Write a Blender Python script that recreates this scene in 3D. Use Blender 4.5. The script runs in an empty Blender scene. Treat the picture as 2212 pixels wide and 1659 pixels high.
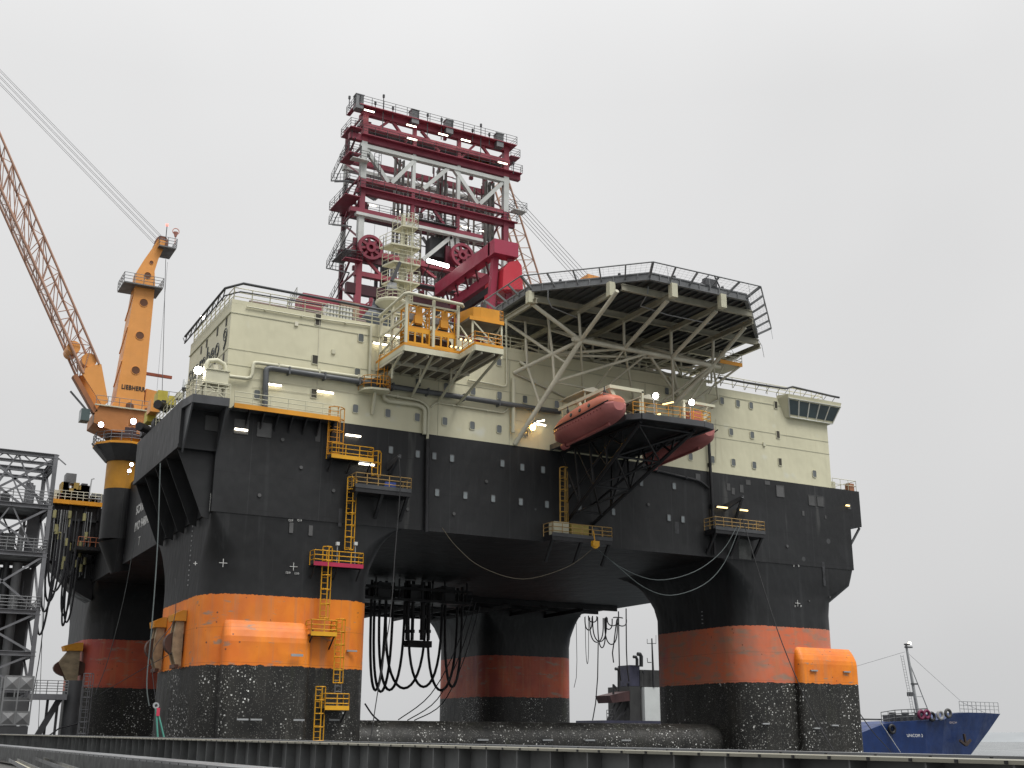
import bpy, math, random
import numpy as np
from mathutils import Vector
random.seed(7)
C = bpy.context.scene.collection
S = bpy.context.scene
PI = math.pi
# ------------------------------------------------------------------ camera
FPX, PITCH, ROLL, YAW = 2547.0, math.radians(16.66), math.radians(.266), math.radians(61.47)
cp, sp = math.cos(PITCH), math.sin(PITCH)
FW = np.array([math.cos(YAW)*cp, math.sin(YAW)*cp, sp])
RT = np.array([math.sin(YAW), -math.cos(YAW), 0.0])
UP = np.cross(RT, FW)
cr, sr = math.cos(ROLL), math.sin(ROLL)
CR, CU = cr*RT+sr*UP, -sr*RT+cr*UP
cam_d = bpy.data.cameras.new('camera')
cam = bpy.data.objects.new('camera', cam_d)
C.objects.link(cam)
cam_d.sensor_width = 36.0
cam_d.lens = 36.0*FPX/2212.0
cam_d.clip_start = 0.1
cam_d.clip_end = 20000
from mathutils import Matrix
cam.matrix_world = Matrix(((CR[0], CU[0], -FW[0], 0), (CR[1], CU[1], -FW[1], 0), (CR[2], CU[2], -FW[2], 0), (0, 0, 0, 1)))
S.camera = cam
# ------------------------------------------------------------------ sky, light
W = bpy.data.worlds.new('World')
S.world = W
W.use_nodes = True
nt = W.node_tree
nt.nodes.clear()
wo = nt.nodes.new('ShaderNodeOutputWorld')
bg = nt.nodes.new('ShaderNodeBackground')
sky = nt.nodes.new('ShaderNodeTexSky')
sky.sky_type = 'NISHITA'
sky.sun_disc = False
SUN_EL, SUN_AZ = math.radians(60), math.radians(-70)   # direction the light comes from, in XY from +X
sky.sun_elevation = SUN_EL
sky.sun_rotation = math.radians(90)-SUN_AZ
sky.dust_density = 4.0
hs = nt.nodes.new('ShaderNodeHueSaturation')
hs.inputs['Saturation'].default_value = 0.0
nt.links.new(sky.outputs[0], hs.inputs['Color'])
tc = nt.nodes.new('ShaderNodeTexCoord')
sx = nt.nodes.new('ShaderNodeSeparateXYZ')
nt.links.new(tc.outputs['Generated'], sx.inputs[0])
ramp = nt.nodes.new('ShaderNodeValToRGB')
nt.links.new(sx.outputs['Z'], ramp.inputs['Fac'])
e = ramp.color_ramp.elements
e[0].position = 0.0; e[0].color = (.62, .625, .63, 1)
e[1].position = 1.0; e[1].color = (3.0, 3.0, 3.0, 1)
for p_, v_ in ((.12, .70), (.30, .775), (.50, .83), (.62, .95), (.75, 1.9)):
    k = ramp.color_ramp.elements.new(p_)
    k.color = (v_, v_, v_*1.003, 1)
ns = nt.nodes.new('ShaderNodeTexNoise')
ns.inputs['Scale'].default_value = 2.2
ns.inputs['Detail'].default_value = 3.0
nt.links.new(tc.outputs['Generated'], ns.inputs['Vector'])
mr = nt.nodes.new('ShaderNodeMapRange')
mr.inputs[1].default_value = .3; mr.inputs[2].default_value = .7
mr.inputs[3].default_value = .94; mr.inputs[4].default_value = 1.045
nt.links.new(ns.outputs[0], mr.inputs[0])
mul = nt.nodes.new('ShaderNodeMix'); mul.data_type = 'RGBA'; mul.blend_type = 'MULTIPLY'
mul.inputs[0].default_value = 1.0
nt.links.new(ramp.outputs[0], mul.inputs[6]); nt.links.new(mr.outputs[0], mul.inputs[7])
bg2 = nt.nodes.new('ShaderNodeBackground')
nt.links.new(mul.outputs[2], bg2.inputs['Color'])
bg2.inputs['Strength'].default_value = 0.94
nt.links.new(hs.outputs[0], bg.inputs['Color'])
bg.inputs['Strength'].default_value = 0.004
add = nt.nodes.new('ShaderNodeAddShader')
nt.links.new(bg.outputs[0], add.inputs[0]); nt.links.new(bg2.outputs[0], add.inputs[1])
nt.links.new(add.outputs[0], wo.inputs['Surface'])
sun_d = bpy.data.lights.new('sun', 'SUN')
sun_d.energy = 2.1
sun_d.angle = math.radians(26)
sun_d.color = (1.0, .985, .95)
sun = bpy.data.objects.new('sun', sun_d)
C.objects.link(sun)
sdir = Vector((math.cos(SUN_EL)*math.cos(SUN_AZ), math.cos(SUN_EL)*math.sin(SUN_AZ), math.sin(SUN_EL)))
sun.rotation_euler = sdir.to_track_quat('Z', 'Y').to_euler()
S.view_settings.view_transform = 'Standard'
S.view_settings.look = 'None'
S.view_settings.gamma = 1.0
S.view_settings.exposure = 0.0

# ------------------------------------------------------------------ coordinates
AX = {'x': 0, 'y': 1, 'z': 2}
def U(x, y, ax, v):
    """point of the plane ax = v seen at photo position (x, y)"""
    d = FW*FPX+(x-1106)*CR-(y-829.5)*CU
    return d*(v/d[AX[ax]])
YF = 95.6      # front face of the platform
XL = 24.0      # left face
def F(x, y, out=0.0):
    p = U(x, y, 'y', YF); return Vector((p[0], YF-out, p[2]))
def L(x, y, out=0.0):
    p = U(x, y, 'x', XL); return Vector((XL-out, p[1], p[2]))
def V(x, y, ax, v): return Vector(U(x, y, ax, v))

# ------------------------------------------------------------------ materials
MATS = {}
def mat(name, col, rough=.6, metal=0.0, var=.18, streak=0.0, rust=0.0, scale=.35, emit=0.0, bump=0.0, spec=.4, rustcol=(.16, .06, .025)):
    if name in MATS: return MATS[name]
    m = bpy.data.materials.new(name); m.use_nodes = True
    n = m.node_tree.nodes; l = m.node_tree.links
    b = n['Principled BSDF']
    b.inputs['Roughness'].default_value = rough
    b.inputs['Metallic'].default_value = metal
    b.inputs['Specular IOR Level'].default_value = spec
    if emit:
        b.inputs['Base Color'].default_value = (*col, 1)
        b.inputs['Emission Color'].default_value = (*col, 1)
        b.inputs['Emission Strength'].default_value = emit
        MATS[name] = m; return m
    col = tuple(c*.84 for c in col); rustcol = tuple(c*.84 for c in rustcol)
    t = n.new('ShaderNodeTexCoord')
    cur = None
    def mix(fac, a, bcol, mode='MIX'):
        x = n.new('ShaderNodeMix'); x.data_type = 'RGBA'; x.blend_type = mode
        if isinstance(fac, float): x.inputs[0].default_value = fac
        else: l.new(fac, x.inputs[0])
        for i, q in ((6, a), (7, bcol)):
            if isinstance(q, tuple): x.inputs[i].default_value = (*q, 1)
            else: l.new(q, x.inputs[i])
        return x.outputs[2]
    def noise(sc, detail=4.0, vec=None, lo=.35, hi=.65, rgh=.6):
        x = n.new('ShaderNodeTexNoise'); x.inputs['Scale'].default_value = sc
        x.inputs['Detail'].default_value = detail; x.inputs['Roughness'].default_value = rgh
        l.new(vec or t.outputs['Object'], x.inputs['Vector'])
        r = n.new('ShaderNodeMapRange'); r.inputs[1].default_value = lo; r.inputs[2].default_value = hi
        l.new(x.outputs[0], r.inputs[0]); return r.outputs[0]
    cur = mix(noise(scale), tuple(c*(1-var) for c in col), tuple(min(1, c*(1+var)) for c in col))
    if var > .02:
        cur = mix(noise(scale*14, 3.0), cur, tuple(c*(1-var*.7) for c in col)) if False else cur
    if streak:
        mp = n.new('ShaderNodeMapping'); mp.inputs['Scale'].default_value = (1.6, 1.6, .09)
        l.new(t.outputs['Object'], mp.inputs['Vector'])
        s1 = noise(1.0, 5.0, mp.outputs[0], .5, .8)
        ml = n.new('ShaderNodeMath'); ml.operation = 'MULTIPLY'; ml.inputs[1].default_value = streak
        l.new(s1, ml.inputs[0])
        cur = mix(ml.outputs[0], cur, tuple(c*.45+.02 for c in col))
    if rust:
        r1 = noise(scale*3.1, 8.0, None, .72-.2*rust, .80-.12*rust, .72)
        cur = mix(r1, cur, rustcol)
    l.new(cur, b.inputs['Base Color'])
    rr = n.new('ShaderNodeMapRange'); rr.inputs[3].default_value = max(.05, rough-.12); rr.inputs[4].default_value = min(1, rough+.12)
    l.new(noise(scale*2.3), rr.inputs[0]); l.new(rr.outputs[0], b.inputs['Roughness'])
    if bump:
        bp = n.new('ShaderNodeBump'); bp.inputs['Strength'].default_value = bump; bp.inputs['Distance'].default_value = .05
        l.new(noise(1.3, 2.0), bp.inputs['Height']); l.new(bp.outputs[0], b.inputs['Normal'])
    MATS[name] = m
    return m

def plate_mat(name, base, kind):
    """painted plating of the big faces: weld seams, fades, runs; column paint changes with height"""
    m = bpy.data.materials.new(name); m.use_nodes = True
    n = m.node_tree.nodes; l = m.node_tree.links; b = n['Principled BSDF']
    t = n.new('ShaderNodeTexCoord'); obj = t.outputs['Object']
    sep = n.new('ShaderNodeSeparateXYZ'); l.new(obj, sep.inputs[0])
    def math_(op, a, bb=None, c=None, clamp=False):
        x = n.new('ShaderNodeMath'); x.operation = op; x.use_clamp = clamp
        for i, q in enumerate((a, bb, c)):
            if q is None: continue
            if isinstance(q, (int, float)): x.inputs[i].default_value = q
            else: l.new(q, x.inputs[i])
        return x.outputs[0]
    def mix(fac, a, bcol):
        x = n.new('ShaderNodeMix'); x.data_type = 'RGBA'
        if isinstance(fac, float): x.inputs[0].default_value = fac
        else: l.new(fac, x.inputs[0])
        for i, q in ((6, a), (7, bcol)):
            if isinstance(q, tuple): x.inputs[i].default_value = (*q, 1)
            else: l.new(q, x.inputs[i])
        return x.outputs[2]
    def noise(sc, detail=4.0, vs=(1, 1, 1), lo=.35, hi=.65, rgh=.6):
        mp = n.new('ShaderNodeMapping'); mp.inputs['Scale'].default_value = vs; l.new(obj, mp.inputs['Vector'])
        x = n.new('ShaderNodeTexNoise'); x.inputs['Scale'].default_value = sc
        x.inputs['Detail'].default_value = detail; x.inputs['Roughness'].default_value = rgh
        l.new(mp.outputs[0], x.inputs['Vector'])
        r = n.new('ShaderNodeMapRange'); r.inputs[1].default_value = lo; r.inputs[2].default_value = hi
        l.new(x.outputs[0], r.inputs[0]); return r.outputs[0]
    def spots(sc, size, keep):
        x = n.new('ShaderNodeTexVoronoi'); x.inputs['Scale'].default_value = sc; l.new(obj, x.inputs['Vector'])
        d = math_('LESS_THAN', x.outputs['Distance'], size)
        w = n.new('ShaderNodeSeparateColor'); l.new(x.outputs['Color'], w.inputs[0])
        return math_('MULTIPLY', d, math_('GREATER_THAN', w.outputs[0], keep))
    def runs(scx, amt, lo=.55, hi=.75): return math_('MULTIPLY', noise(scx, 5.0, (1, 1, .05), lo, hi), amt)
    rough = .55
    if kind == 'dark':
        cur = mix(noise(.12, 4.0), (.006, .0063, .007), (.0135, .0142, .0155))
        cur = mix(runs(1.1, .30), cur, (.06, .062, .064))
        cur = mix(math_('MULTIPLY', noise(.35, 4.0, (1, 1, .12), .66, .72), .35), cur, (.10, .10, .095))
        cur = mix(runs(3.0, .25, .6, .8), cur, (.012, .012, .013))
        cur = mix(math_('MULTIPLY', spots(.33, .10, .72), .5), cur, (.085, .088, .09))
        seam = math_('LESS_THAN', math_('PINGPONG', sep.outputs[2], 1.5), .025)
        cur = mix(math_('MULTIPLY', seam, .6), cur, (.005, .005, .006))
        for ax_ in (0, 1):
            sv = math_('LESS_THAN', math_('PINGPONG', sep.outputs[ax_], 3.1), .02); cur = mix(math_('MULTIPLY', sv, .45), cur, (.045, .046, .048))
        cur = mix(math_('MULTIPLY', noise(1.5, 6.0, (1, 1, .06), .70, .80), .5), cur, (.09, .055, .03))
        rough = .54
    elif kind == 'cream':
        cur = mix(noise(.1, 3.0), (.53, .505, .36), (.59, .565, .405))
        cur = mix(runs(.9, .22, .5, .8), cur, (.35, .33, .23))
        cur = mix(runs(2.4, .34, .64, .78), cur, (.33, .24, .12))
        cur = mix(noise(.35, 2.0, (1, 1, 1), .68, .78), cur, (.58, .58, .50))
        rough = .5
    else:   # column
        z = math_('ADD', sep.outputs[2], math_('MULTIPLY', math_('SUBTRACT', noise(3.0, 3.0), .5), .08)); z5 = math_('ADD', z, math_('MULTIPLY', math_('SUBTRACT', noise(1.1, 6.0, (1, 1, .35)), .5), .12))
        dark = mix(noise(.15, 4.0), (.0065, .0068, .0075), (.0145, .0152, .0165))
        dark = mix(runs(1.3, .32), dark, (.065, .067, .069))
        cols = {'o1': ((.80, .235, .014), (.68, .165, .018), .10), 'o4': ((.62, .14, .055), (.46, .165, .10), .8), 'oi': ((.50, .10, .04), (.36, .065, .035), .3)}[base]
        ora = mix(noise(.3, 5.0), cols[1], cols[0])
        ora = mix(math_('MULTIPLY', noise(.16, 3.0, (1, 1, .6), .5, .68), .55), ora, tuple(q*f_ for q, f_ in zip(cols[1], (.62, .62, 1.6))))
        ora = mix(runs(1.6, .55, .52, .72), ora, (.42, .19, .09))
        ora = mix(math_('MULTIPLY', noise(.45, 4.0, (1, 1, 3.2), .635-.16*cols[2], .69), .8), ora, (.24, .20, .15))
        ora = mix(spots(1.9, .15, .86), ora, (.16, .055, .03))
        ora = mix(noise(2.2, 6.0, (1, 1, 1), .70, .73), ora, (.12, .05, .03))
        low = mix(noise(.6, 5.0, (1, 1, .3)), (.007, .007, .0065), (.022, .021, .018))
        low = mix(math_('MULTIPLY', noise(.5, 3.0, (1, 1, .25), .6, .8), .35), low, (.07, .065, .055))
        clump = noise(.22, 4.0, (1, 1, .7), .42, .60)
        low = mix(math_('MULTIPLY', spots(4.6, .23, .35), clump), low, (.42, .42, .39))
        low = mix(math_('MULTIPLY', spots(2.9, .21, .52), clump), low, (.78, .78, .75))
        low = mix(spots(9.5, .24, .5), low, (.17, .165, .15))
        low = mix(math_('MULTIPLY', noise(.8, 6.0, (1, 1, .15), .58, .7), .6), low, (.022, .025, .012))
        low = mix(math_('MULTIPLY', noise(2.0, 4.0, (1, 1, .12), .62, .75), .5), low, (.085, .08, .07))
        cur = mix(math_('GREATER_THAN', z5, 5.4), low, ora)
        cur = mix(math_('MULTIPLY', math_('LESS_THAN', math_('PINGPONG', sep.outputs[2], 1.4), .018), .3), cur, (.03, .02, .015))
        cur = mix(math_('GREATER_THAN', z, 11.05), cur, dark)
        rough = .5
    l.new(cur, b.inputs['Base Color'])
    b.inputs['Roughness'].default_value = rough
    b.inputs['Specular IOR Level'].default_value = .38
    bp = n.new('ShaderNodeBump'); bp.inputs['Strength'].default_value = .5; bp.inputs['Distance'].default_value = .16
    l.new(noise(.5, 2.0, (1, 1, .6), .2, .8), bp.inputs['Height']); l.new(bp.outputs[0], b.inputs['Normal'])
    return m
M_DARK = plate_mat('dark_hull_paint', None, 'dark')
M_CREAM = plate_mat('cream_house_paint', None, 'cream')
M_COL1 = plate_mat('column_paint_bright', 'o1', 'col')
M_COL4 = plate_mat('column_paint_faded', 'o4', 'col')
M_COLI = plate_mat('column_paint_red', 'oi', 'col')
cream = mat('cream_steel', (.62, .60, .45), .5, var=.08, rust=.15)
creamd = mat('cream_truss', (.62, .59, .47), .55, var=.15, rust=.25)
yellow = mat('yellow_steel', (.72, .36, .015), .5, var=.15, rust=.3)
yorange = mat('amber_steel', (.70, .30, .02), .5, var=.15, rust=.35)
crane_o = mat('crane_orange', (.78, .34, .085), .42, var=.06, rust=.05, streak=.15)
crane_y = mat('crane_yellow', (.50, .23, .015), .5, var=.15, streak=.5, rust=.3)
boomc = mat('boom_pink_orange', (.40, .23, .16), .5, var=.12)
red = mat('derrick_red', (.24, .033, .058), .45, var=.15, rust=.1)
redl = mat('derrick_red_light', (.31, .052, .075), .45, var=.12, rust=.1)
redb = mat('bright_red', (.55, .03, .05), .45, var=.06)
white = mat('white_steel', (.55, .57, .55), .5, var=.12, rust=.2)
grey = mat('grey_steel', (.17, .175, .18), .5, var=.2, rust=.15)
greyd = mat('dark_grey_steel', (.06, .062, .066), .5, var=.25, rust=.15)
greyl = mat('light_grey_steel', (.34, .35, .355), .5, var=.12, rust=.1)
creamb = mat('beam_cream', (.37, .35, .27), .55, var=.2, rust=.35)
galv = mat('galvanised', (.23, .24, .25), .45, .3, var=.2)
blk = mat('black_steel', (.014, .014, .016), .5, var=.3)
hose_m = mat('black_rubber', (.010, .010, .013), .55, var=.2)
dred = mat('lifeboat_orange', (.52, .16, .10), .45, var=.10)
dred2 = mat('lifeboat_red', (.40, .13, .12), .5, var=.15)
glass = mat('window_glass', (.12, .135, .135), .15, var=.15, spec=.6)
glassd = mat('dark_glass', (.035, .055, .06), .12, var=.3, spec=.7)
louv = mat('louvre_brown', (.045, .04, .028), .6, var=.3)
hatchm = mat('hatch_grey', (.085, .085, .085), .6, var=.25, rust=.2)
lamp_w = mat('lit_tube', (1.0, .90, .72), emit=7.0)
lamp_o = mat('lit_amber', (1.0, .50, .08), emit=4.0)
lamp_f = mat('lit_flood', (1.0, .93, .86), emit=35.0)
lamp_v = mat('lit_violet', (.92, .85, 1.0), emit=22.0)
lamp_r = mat('lit_red', (1.0, .15, .12), emit=3.0)
blackp = mat('black_paint', (.02, .02, .02), .5)
whitep = mat('white_paint', (.62, .62, .60), .6, var=.1)
ropem = mat('pale_rope', (.12, .14, .14), .8, var=.2)
roped = mat('dark_rope', (.05, .05, .052), .8, var=.2)
tealr = mat('teal_rope', (.10, .34, .27), .8, var=.2)
wirem = mat('wire_grey', (.12, .12, .13), .5)

# ------------------------------------------------------------------ mesh builder
class MB:
    def __init__(s): s.v = []; s.f = []; s.mi = []; s.cur = 0; s.smooth = []
    def add(s, vs, fs, sm=False):
        o = len(s.v); s.v += [Vector(q) for q in vs]
        for f in fs:
            s.f.append([i+o for i in f]); s.mi.append(s.cur); s.smooth.append(sm)
        return s
    def box(s, x0, x1, y0, y1, z0, z1):
        return s.add([(x0, y0, z0), (x1, y0, z0), (x1, y1, z0), (x0, y1, z0), (x0, y0, z1), (x1, y0, z1), (x1, y1, z1), (x0, y1, z1)],
                     [(0, 3, 2, 1), (4, 5, 6, 7), (0, 1, 5, 4), (1, 2, 6, 5), (2, 3, 7, 6), (3, 0, 4, 7)])
    def beam(s, p, q, w, h=None, up=(0, 0, 1)):
        p, q = Vector(p), Vector(q); h = h or w
        d = q-p
        if d.length < 1e-6: return s
        d.normalize(); u = Vector(up)
        if abs(d.dot(u)) > .98: u = Vector((0, 1, 0)) if abs(d.y) < .9 else Vector((1, 0, 0))
        a = d.cross(u).normalized(); b = a.cross(d).normalized()
        vs = [pt+a*(sx*w/2)+b*(sz*h/2) for pt in (p, q) for sx, sz in ((-1, -1), (1, -1), (1, 1), (-1, 1))]
        return s.add(vs, [(3, 2, 1, 0), (4, 5, 6, 7), (0, 1, 5, 4), (1, 2, 6, 5), (2, 3, 7, 6), (3, 0, 4, 7)])
    def ibeam(s, p, q, w, h, t=.04):
        p, q = Vector(p), Vector(q); up = Vector((0, 0, 1))
        s.beam(p+up*(h/2-t/2), q+up*(h/2-t/2), w, t); s.beam(p-up*(h/2-t/2), q-up*(h/2-t/2), w, t)
        return s.beam(p, q, t, h-2*t)
    def tube(s, p, q, r, n=6, r2=None, cap=True):
        p, q = Vector(p), Vector(q); d = q-p
        if d.length < 1e-6: return s
        d.normalize(); u = Vector((0, 0, 1)) if abs(d.z) < .95 else Vector((1, 0, 0))
        a = d.cross(u).normalized(); b = a.cross(d)
        r2 = r if r2 is None else r2
        vs = [pt+(a*math.cos(2*PI*i/n)+b*math.sin(2*PI*i/n))*rr for pt, rr in ((p, r), (q, r2)) for i in range(n)]
        fs = [(i, (i+1) % n, n+(i+1) % n, n+i) for i in range(n)]
        s.add(vs, fs, n > 5)
        if cap: s.add(vs, [tuple(range(n-1, -1, -1)), tuple(range(n, 2*n))])
        return s
    def pipe(s, pts, r, n=6):
        pts = [Vector(p) for p in pts]
        rings = []
        ref = None
        for i, p in enumerate(pts):
            d = (pts[min(i+1, len(pts)-1)]-pts[max(i-1, 0)])
            if d.length < 1e-9: d = Vector((0, 0, 1))
            d.normalize()
            if ref is None: ref = Vector((0, 0, 1)) if abs(d.z) < .9 else Vector((1, 0, 0))
            a = d.cross(ref)
            if a.length < 1e-3: a = d.cross(Vector((0, 1, .1)))
            a.normalize(); b = a.cross(d).normalized(); ref = b
            rings.append([p+(a*math.cos(2*PI*k/n)+b*math.sin(2*PI*k/n))*r for k in range(n)])
        return s.loft(rings, caps=True, sm=True)
    def loft(s, rings, caps=True, sm=False, closed=True):
        n = len(rings[0]); vs = [v for r in rings for v in r]; fs = []
        for j in range(len(rings)-1):
            for i in range(n if closed else n-1):
                k = (i+1) % n; fs.append((j*n+i, j*n+k, (j+1)*n+k, (j+1)*n+i))
        s.add(vs, fs, sm)
        if caps:
            s.add(rings[0], [tuple(range(n-1, -1, -1))]); s.add(rings[-1], [tuple(range(n))])
        return s
    def prism(s, pts, ext):
        e_ = Vector(ext); pts = [Vector(p) for p in pts]
        return s.loft([pts, [p+e_ for p in pts]])
    def disc(s, c, ax, r, t, n=16, hole=0.0):
        c = Vector(c); ax = Vector(ax).normalized()
        if not hole: return s.tube(c-ax*t/2, c+ax*t/2, r, n)
        u = Vector((0, 0, 1)) if abs(ax.z) < .9 else Vector((1, 0, 0)); a = ax.cross(u).normalized(); b = a.cross(ax)
        rs = []
        for (rr, tt) in ((r, -t/2), (r, t/2), (hole, t/2), (hole, -t/2), (r, -t/2)):
            rs.append([c+ax*tt+(a*math.cos(2*PI*i/n)+b*math.sin(2*PI*i/n))*rr for i in range(n)])
        return s.loft(rs, caps=False)
    def rail(s, pts, h=1.1, sp=1.5, bars=3, r=.035, close=False, up=(0, 0, 1)):
        up = Vector(up); pts = [Vector(p) for p in pts]
        if close: pts.append(pts[0])
        for a, b in zip(pts, pts[1:]):
            n = max(1, round((b-a).length/sp))
            for i in range(n+1):
                p = a.lerp(b, i/n); s.tube(p, p+up*h, r*1.1, 4, cap=False)
            for k in range(bars):
                o = up*h*(k+1)/bars; s.tube(a+o, b+o, r, 4, cap=False)
        return s
    def ladder(s, p, q, w=.5, side=(1, 0, 0), step=.45, r=.035, cage=None, cage_from=0.0):
        p, q = Vector(p), Vector(q); sd = Vector(side).normalized()*w/2
        s.tube(p-sd, q-sd, r, 4); s.tube(p+sd, q+sd, r, 4)
        n = max(2, int((q-p).length/step))
        for i in range(n): c = p.lerp(q, (i+.5)/n); s.tube(c-sd, c+sd, r*.7, 4, cap=False)
        if cage:
            out = Vector(cage).normalized()*.7; sd2 = sd*1.5
            nh = max(2, int((q-p).length/1.0)); lines = [[] for _ in range(3)]
            for i in range(nh+1):
                t = cage_from+(1-cage_from)*i/nh; c = p.lerp(q, t)
                h = [c-sd, c-sd2+out*.5, c-sd*.7+out, c+sd*.7+out, c+sd2+out*.5, c+sd]
                for a, b in zip(h, h[1:]): s.tube(a, b, r, 4, cap=False)
                lines[0].append(h[1]); lines[1].append((h[2]+h[3])/2); lines[2].append(h[4])
            for ln in lines: s.tube(ln[0], ln[-1], r, 4, cap=False)
        return s
    def build(s, name, m, parent=None, label=None, group=None, stuff=False):
        me = bpy.data.meshes.new(name)
        off = Vector((0, 0, 0))
        if parent is not None: off = Vector(parent.get('_o', (0, 0, 0)))
        me.from_pydata([v-off for v in s.v], [], s.f)
        ms = m if isinstance(m, (list, tuple)) else [m]
        for x in ms: me.materials.append(x)
        me.polygons.foreach_set('material_index', s.mi)
        me.polygons.foreach_set('use_smooth', s.smooth)
        me.update()
        o = bpy.data.objects.new(name, me); C.objects.link(o)
        if parent is not None: o.parent = parent; o['_o'] = tuple(off)
        if label: o['label'] = label
        if stuff: o['kind'] = 'stuff'
        return o
def thing(name, label, cat, loc=(0, 0, 0), group=None, rz=0.0, local=False):
    o = bpy.data.objects.new(name, None); C.objects.link(o); o.location = loc; o.rotation_euler = (0, 0, rz)
    o.empty_display_size = .5
    o['label'] = label; o['category'] = cat
    o['_o'] = (0, 0, 0) if local else tuple(loc)
    if group: o['group'] = group
    return o
def dup(root, loc, rz, label):
    r = root.copy(); C.objects.link(r); r.location = loc; r.rotation_euler = (0, 0, rz); r['label'] = label
    for ch in list(root.children):
        c = ch.copy(); C.objects.link(c); c.parent = r
        for g in ch.children:
            d = g.copy(); C.objects.link(d); d.parent = c
    return r
def struct(o): o['kind'] = 'structure'; return o
def single(mb, name, m, label, cat, group=None, loc=None):
    """one-mesh thing; its origin is put at its base"""
    if loc is None:
        lo = [min(v[i] for v in mb.v) for i in range(3)]; hi = [max(v[i] for v in mb.v) for i in range(3)]
        loc = ((lo[0]+hi[0])/2, (lo[1]+hi[1])/2, lo[2])
    lv = Vector(loc); mb.v = [v-lv for v in mb.v]
    o = mb.build(name, m); o.location = lv; o['label'] = label; o['category'] = cat
    if group: o['group'] = group
    return o
def text(name, body, size, m, parent, loc, xdir, updir, ext=.01, outline=0.0, align='LEFT', space=1.0, sx=1.0, bold=0.0):
    cu = bpy.data.curves.new(name, 'FONT'); cu.offset = bold; cu.body = body; cu.size = size; cu.align_x = align; cu.space_character = space
    if outline: cu.fill_mode = 'NONE'; cu.bevel_depth = outline
    else: cu.extrude = ext
    tmp = bpy.data.objects.new('tmp', cu); C.objects.link(tmp)
    dg = bpy.context.evaluated_depsgraph_get()
    me = bpy.data.meshes.new_from_object(tmp.evaluated_get(dg)); bpy.data.objects.remove(tmp)
    X = Vector(xdir).normalized(); Y = Vector(updir).normalized(); Z = X.cross(Y)
    off = Vector(parent.get('_o', (0, 0, 0))) if parent is not None else Vector()
    for v in me.vertices:
        c = v.co; v.co = Vector(loc)-off+X*c.x*sx+Y*c.y+Z*c.z
    me.materials.clear(); me.materials.append(m)
    for p_ in me.polygons: p_.material_index = 0
    o = bpy.data.objects.new(name, me); C.objects.link(o)
    if parent is not None: o.parent = parent; o['_o'] = tuple(off)
    return o
# ================================================================== the setting
w = MB(); w.add([(-6000, -6000, -6), (9000, -6000, -6), (9000, 9000, -6), (-6000, 9000, -6)], [(0, 1, 2, 3)])
wm = mat('sea_water', (.10, .115, .12), .22, var=.15, scale=.02, bump=.6, spec=.5)
struct(w.build('water', wm))
g = MB(); g.box(-400, 14.5, -400, 900, -7.5, -1.75)
struct(g.build('quay_ground', mat('quay_concrete', (.11, .107, .10), .85, var=.3, scale=.6, rust=.1)))
h = MB()
pts = []
for i in range(60):
    a = math.radians(-12+i*1.0); R_ = 3000
    pts.append((R_*math.cos(a), R_*math.sin(a)))
for i, ((x, y), (x2, y2)) in enumerate(zip(pts, pts[1:])):
    z1 = 14+3*math.sin(i*.9)+2*math.sin(i*2.3); z2 = 14+3*math.sin((i+1)*.9)+2*math.sin((i+1)*2.3)
    k = 1.25
    h.add([(x, y, -6.5), (x2, y2, -6.5), (x2*1.04, y2*1.04, z2), (x*1.04, y*1.04, z1), (x2*k, y2*k, z2*.8), (x*k, y*k, z1*.8)], [(0, 1, 2, 3), (3, 2, 4, 5)])
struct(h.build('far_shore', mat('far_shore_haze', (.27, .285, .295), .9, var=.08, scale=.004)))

# ================================================================== the drilling platform
RIG = thing('drilling_platform', 'huge floating drilling platform with cream deckhouse, dark hull and orange banded columns', 'oil platform', (58, 131, 0))
X0, X1, Y1 = 24.0, 94.6, 168.0
ZB, ZD, ZR = 17.6, 26.5, 36.2
d = MB(); d.box(X0, X1, YF, Y1, ZB, ZD); d.build('hull_box', M_DARK, RIG)
# shallow trusses and trays under the hull (dark clutter)
u = MB()
for i in range(6):
    y = 140+i*4.9; u.beam((40, y, ZB-.35), (93, y, ZB-.35), .25, .7)
for i in range(9):
    x = 42+i*5.6; u.beam((x, 139, ZB-.9), (x, 166, ZB-.9), .2, .5)
u.build('bottom_frames', blk, RIG)
def rrect(x0, x1, y0, y1, z, rs, n=7):
    """rs = radii at (x0,y0),(x1,y0),(x1,y1),(x0,y1)"""
    out = []
    for (cx, cy, r, a0) in ((x0+rs[0], y0+rs[0], rs[0], PI), (x1-rs[1], y0+rs[1], rs[1], 1.5*PI), (x1-rs[2], y1-rs[2], rs[2], 0), (x0+rs[3], y1-rs[3], rs[3], .5*PI)):
        for k in range(n):
            a = a0+.5*PI*k/(n-1); out.append(Vector((cx+r*math.cos(a), cy+r*math.sin(a), z)))
    return out
def column(x0, x1, y0, y1, m, inx, iny, r=3.2, outg=0.0):
    """inx/iny: +1 when the inner side is at x1 / y1"""
    c = MB(); rings = []
    prof = [(-7, 1.0, 0), (2.0, 1.0, 0), (5.4, 1.0, 0), (11, 1.0, 0), (12.6, 1.0, .0), (14.0, .88, .15), (14.8, .7, .3), (15.9, .46, .6), (16.6, .3, 1.0), (17.2, .18, 1.6), (17.6, .1, 2.4)]
    for z, rf, gr in prof:
        a0, a1, b0, b1 = x0, x1, y0, y1
        og = outg*min(1, max(0, (z-14.0)/1.9))
        if og and inx < 0: a1 += og
        if inx > 0: a1 += gr
        else: a0 -= gr
        if iny > 0: b1 += gr
        else: b0 -= gr
        rr = max(.15, r*rf)
        rings.append(rrect(a0, a1, b0, b1, z, (rr, rr, rr, rr)))
    c.loft(rings, sm=False)
    for i in range(len(c.smooth)-2): c.smooth[i] = True
    return c
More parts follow.
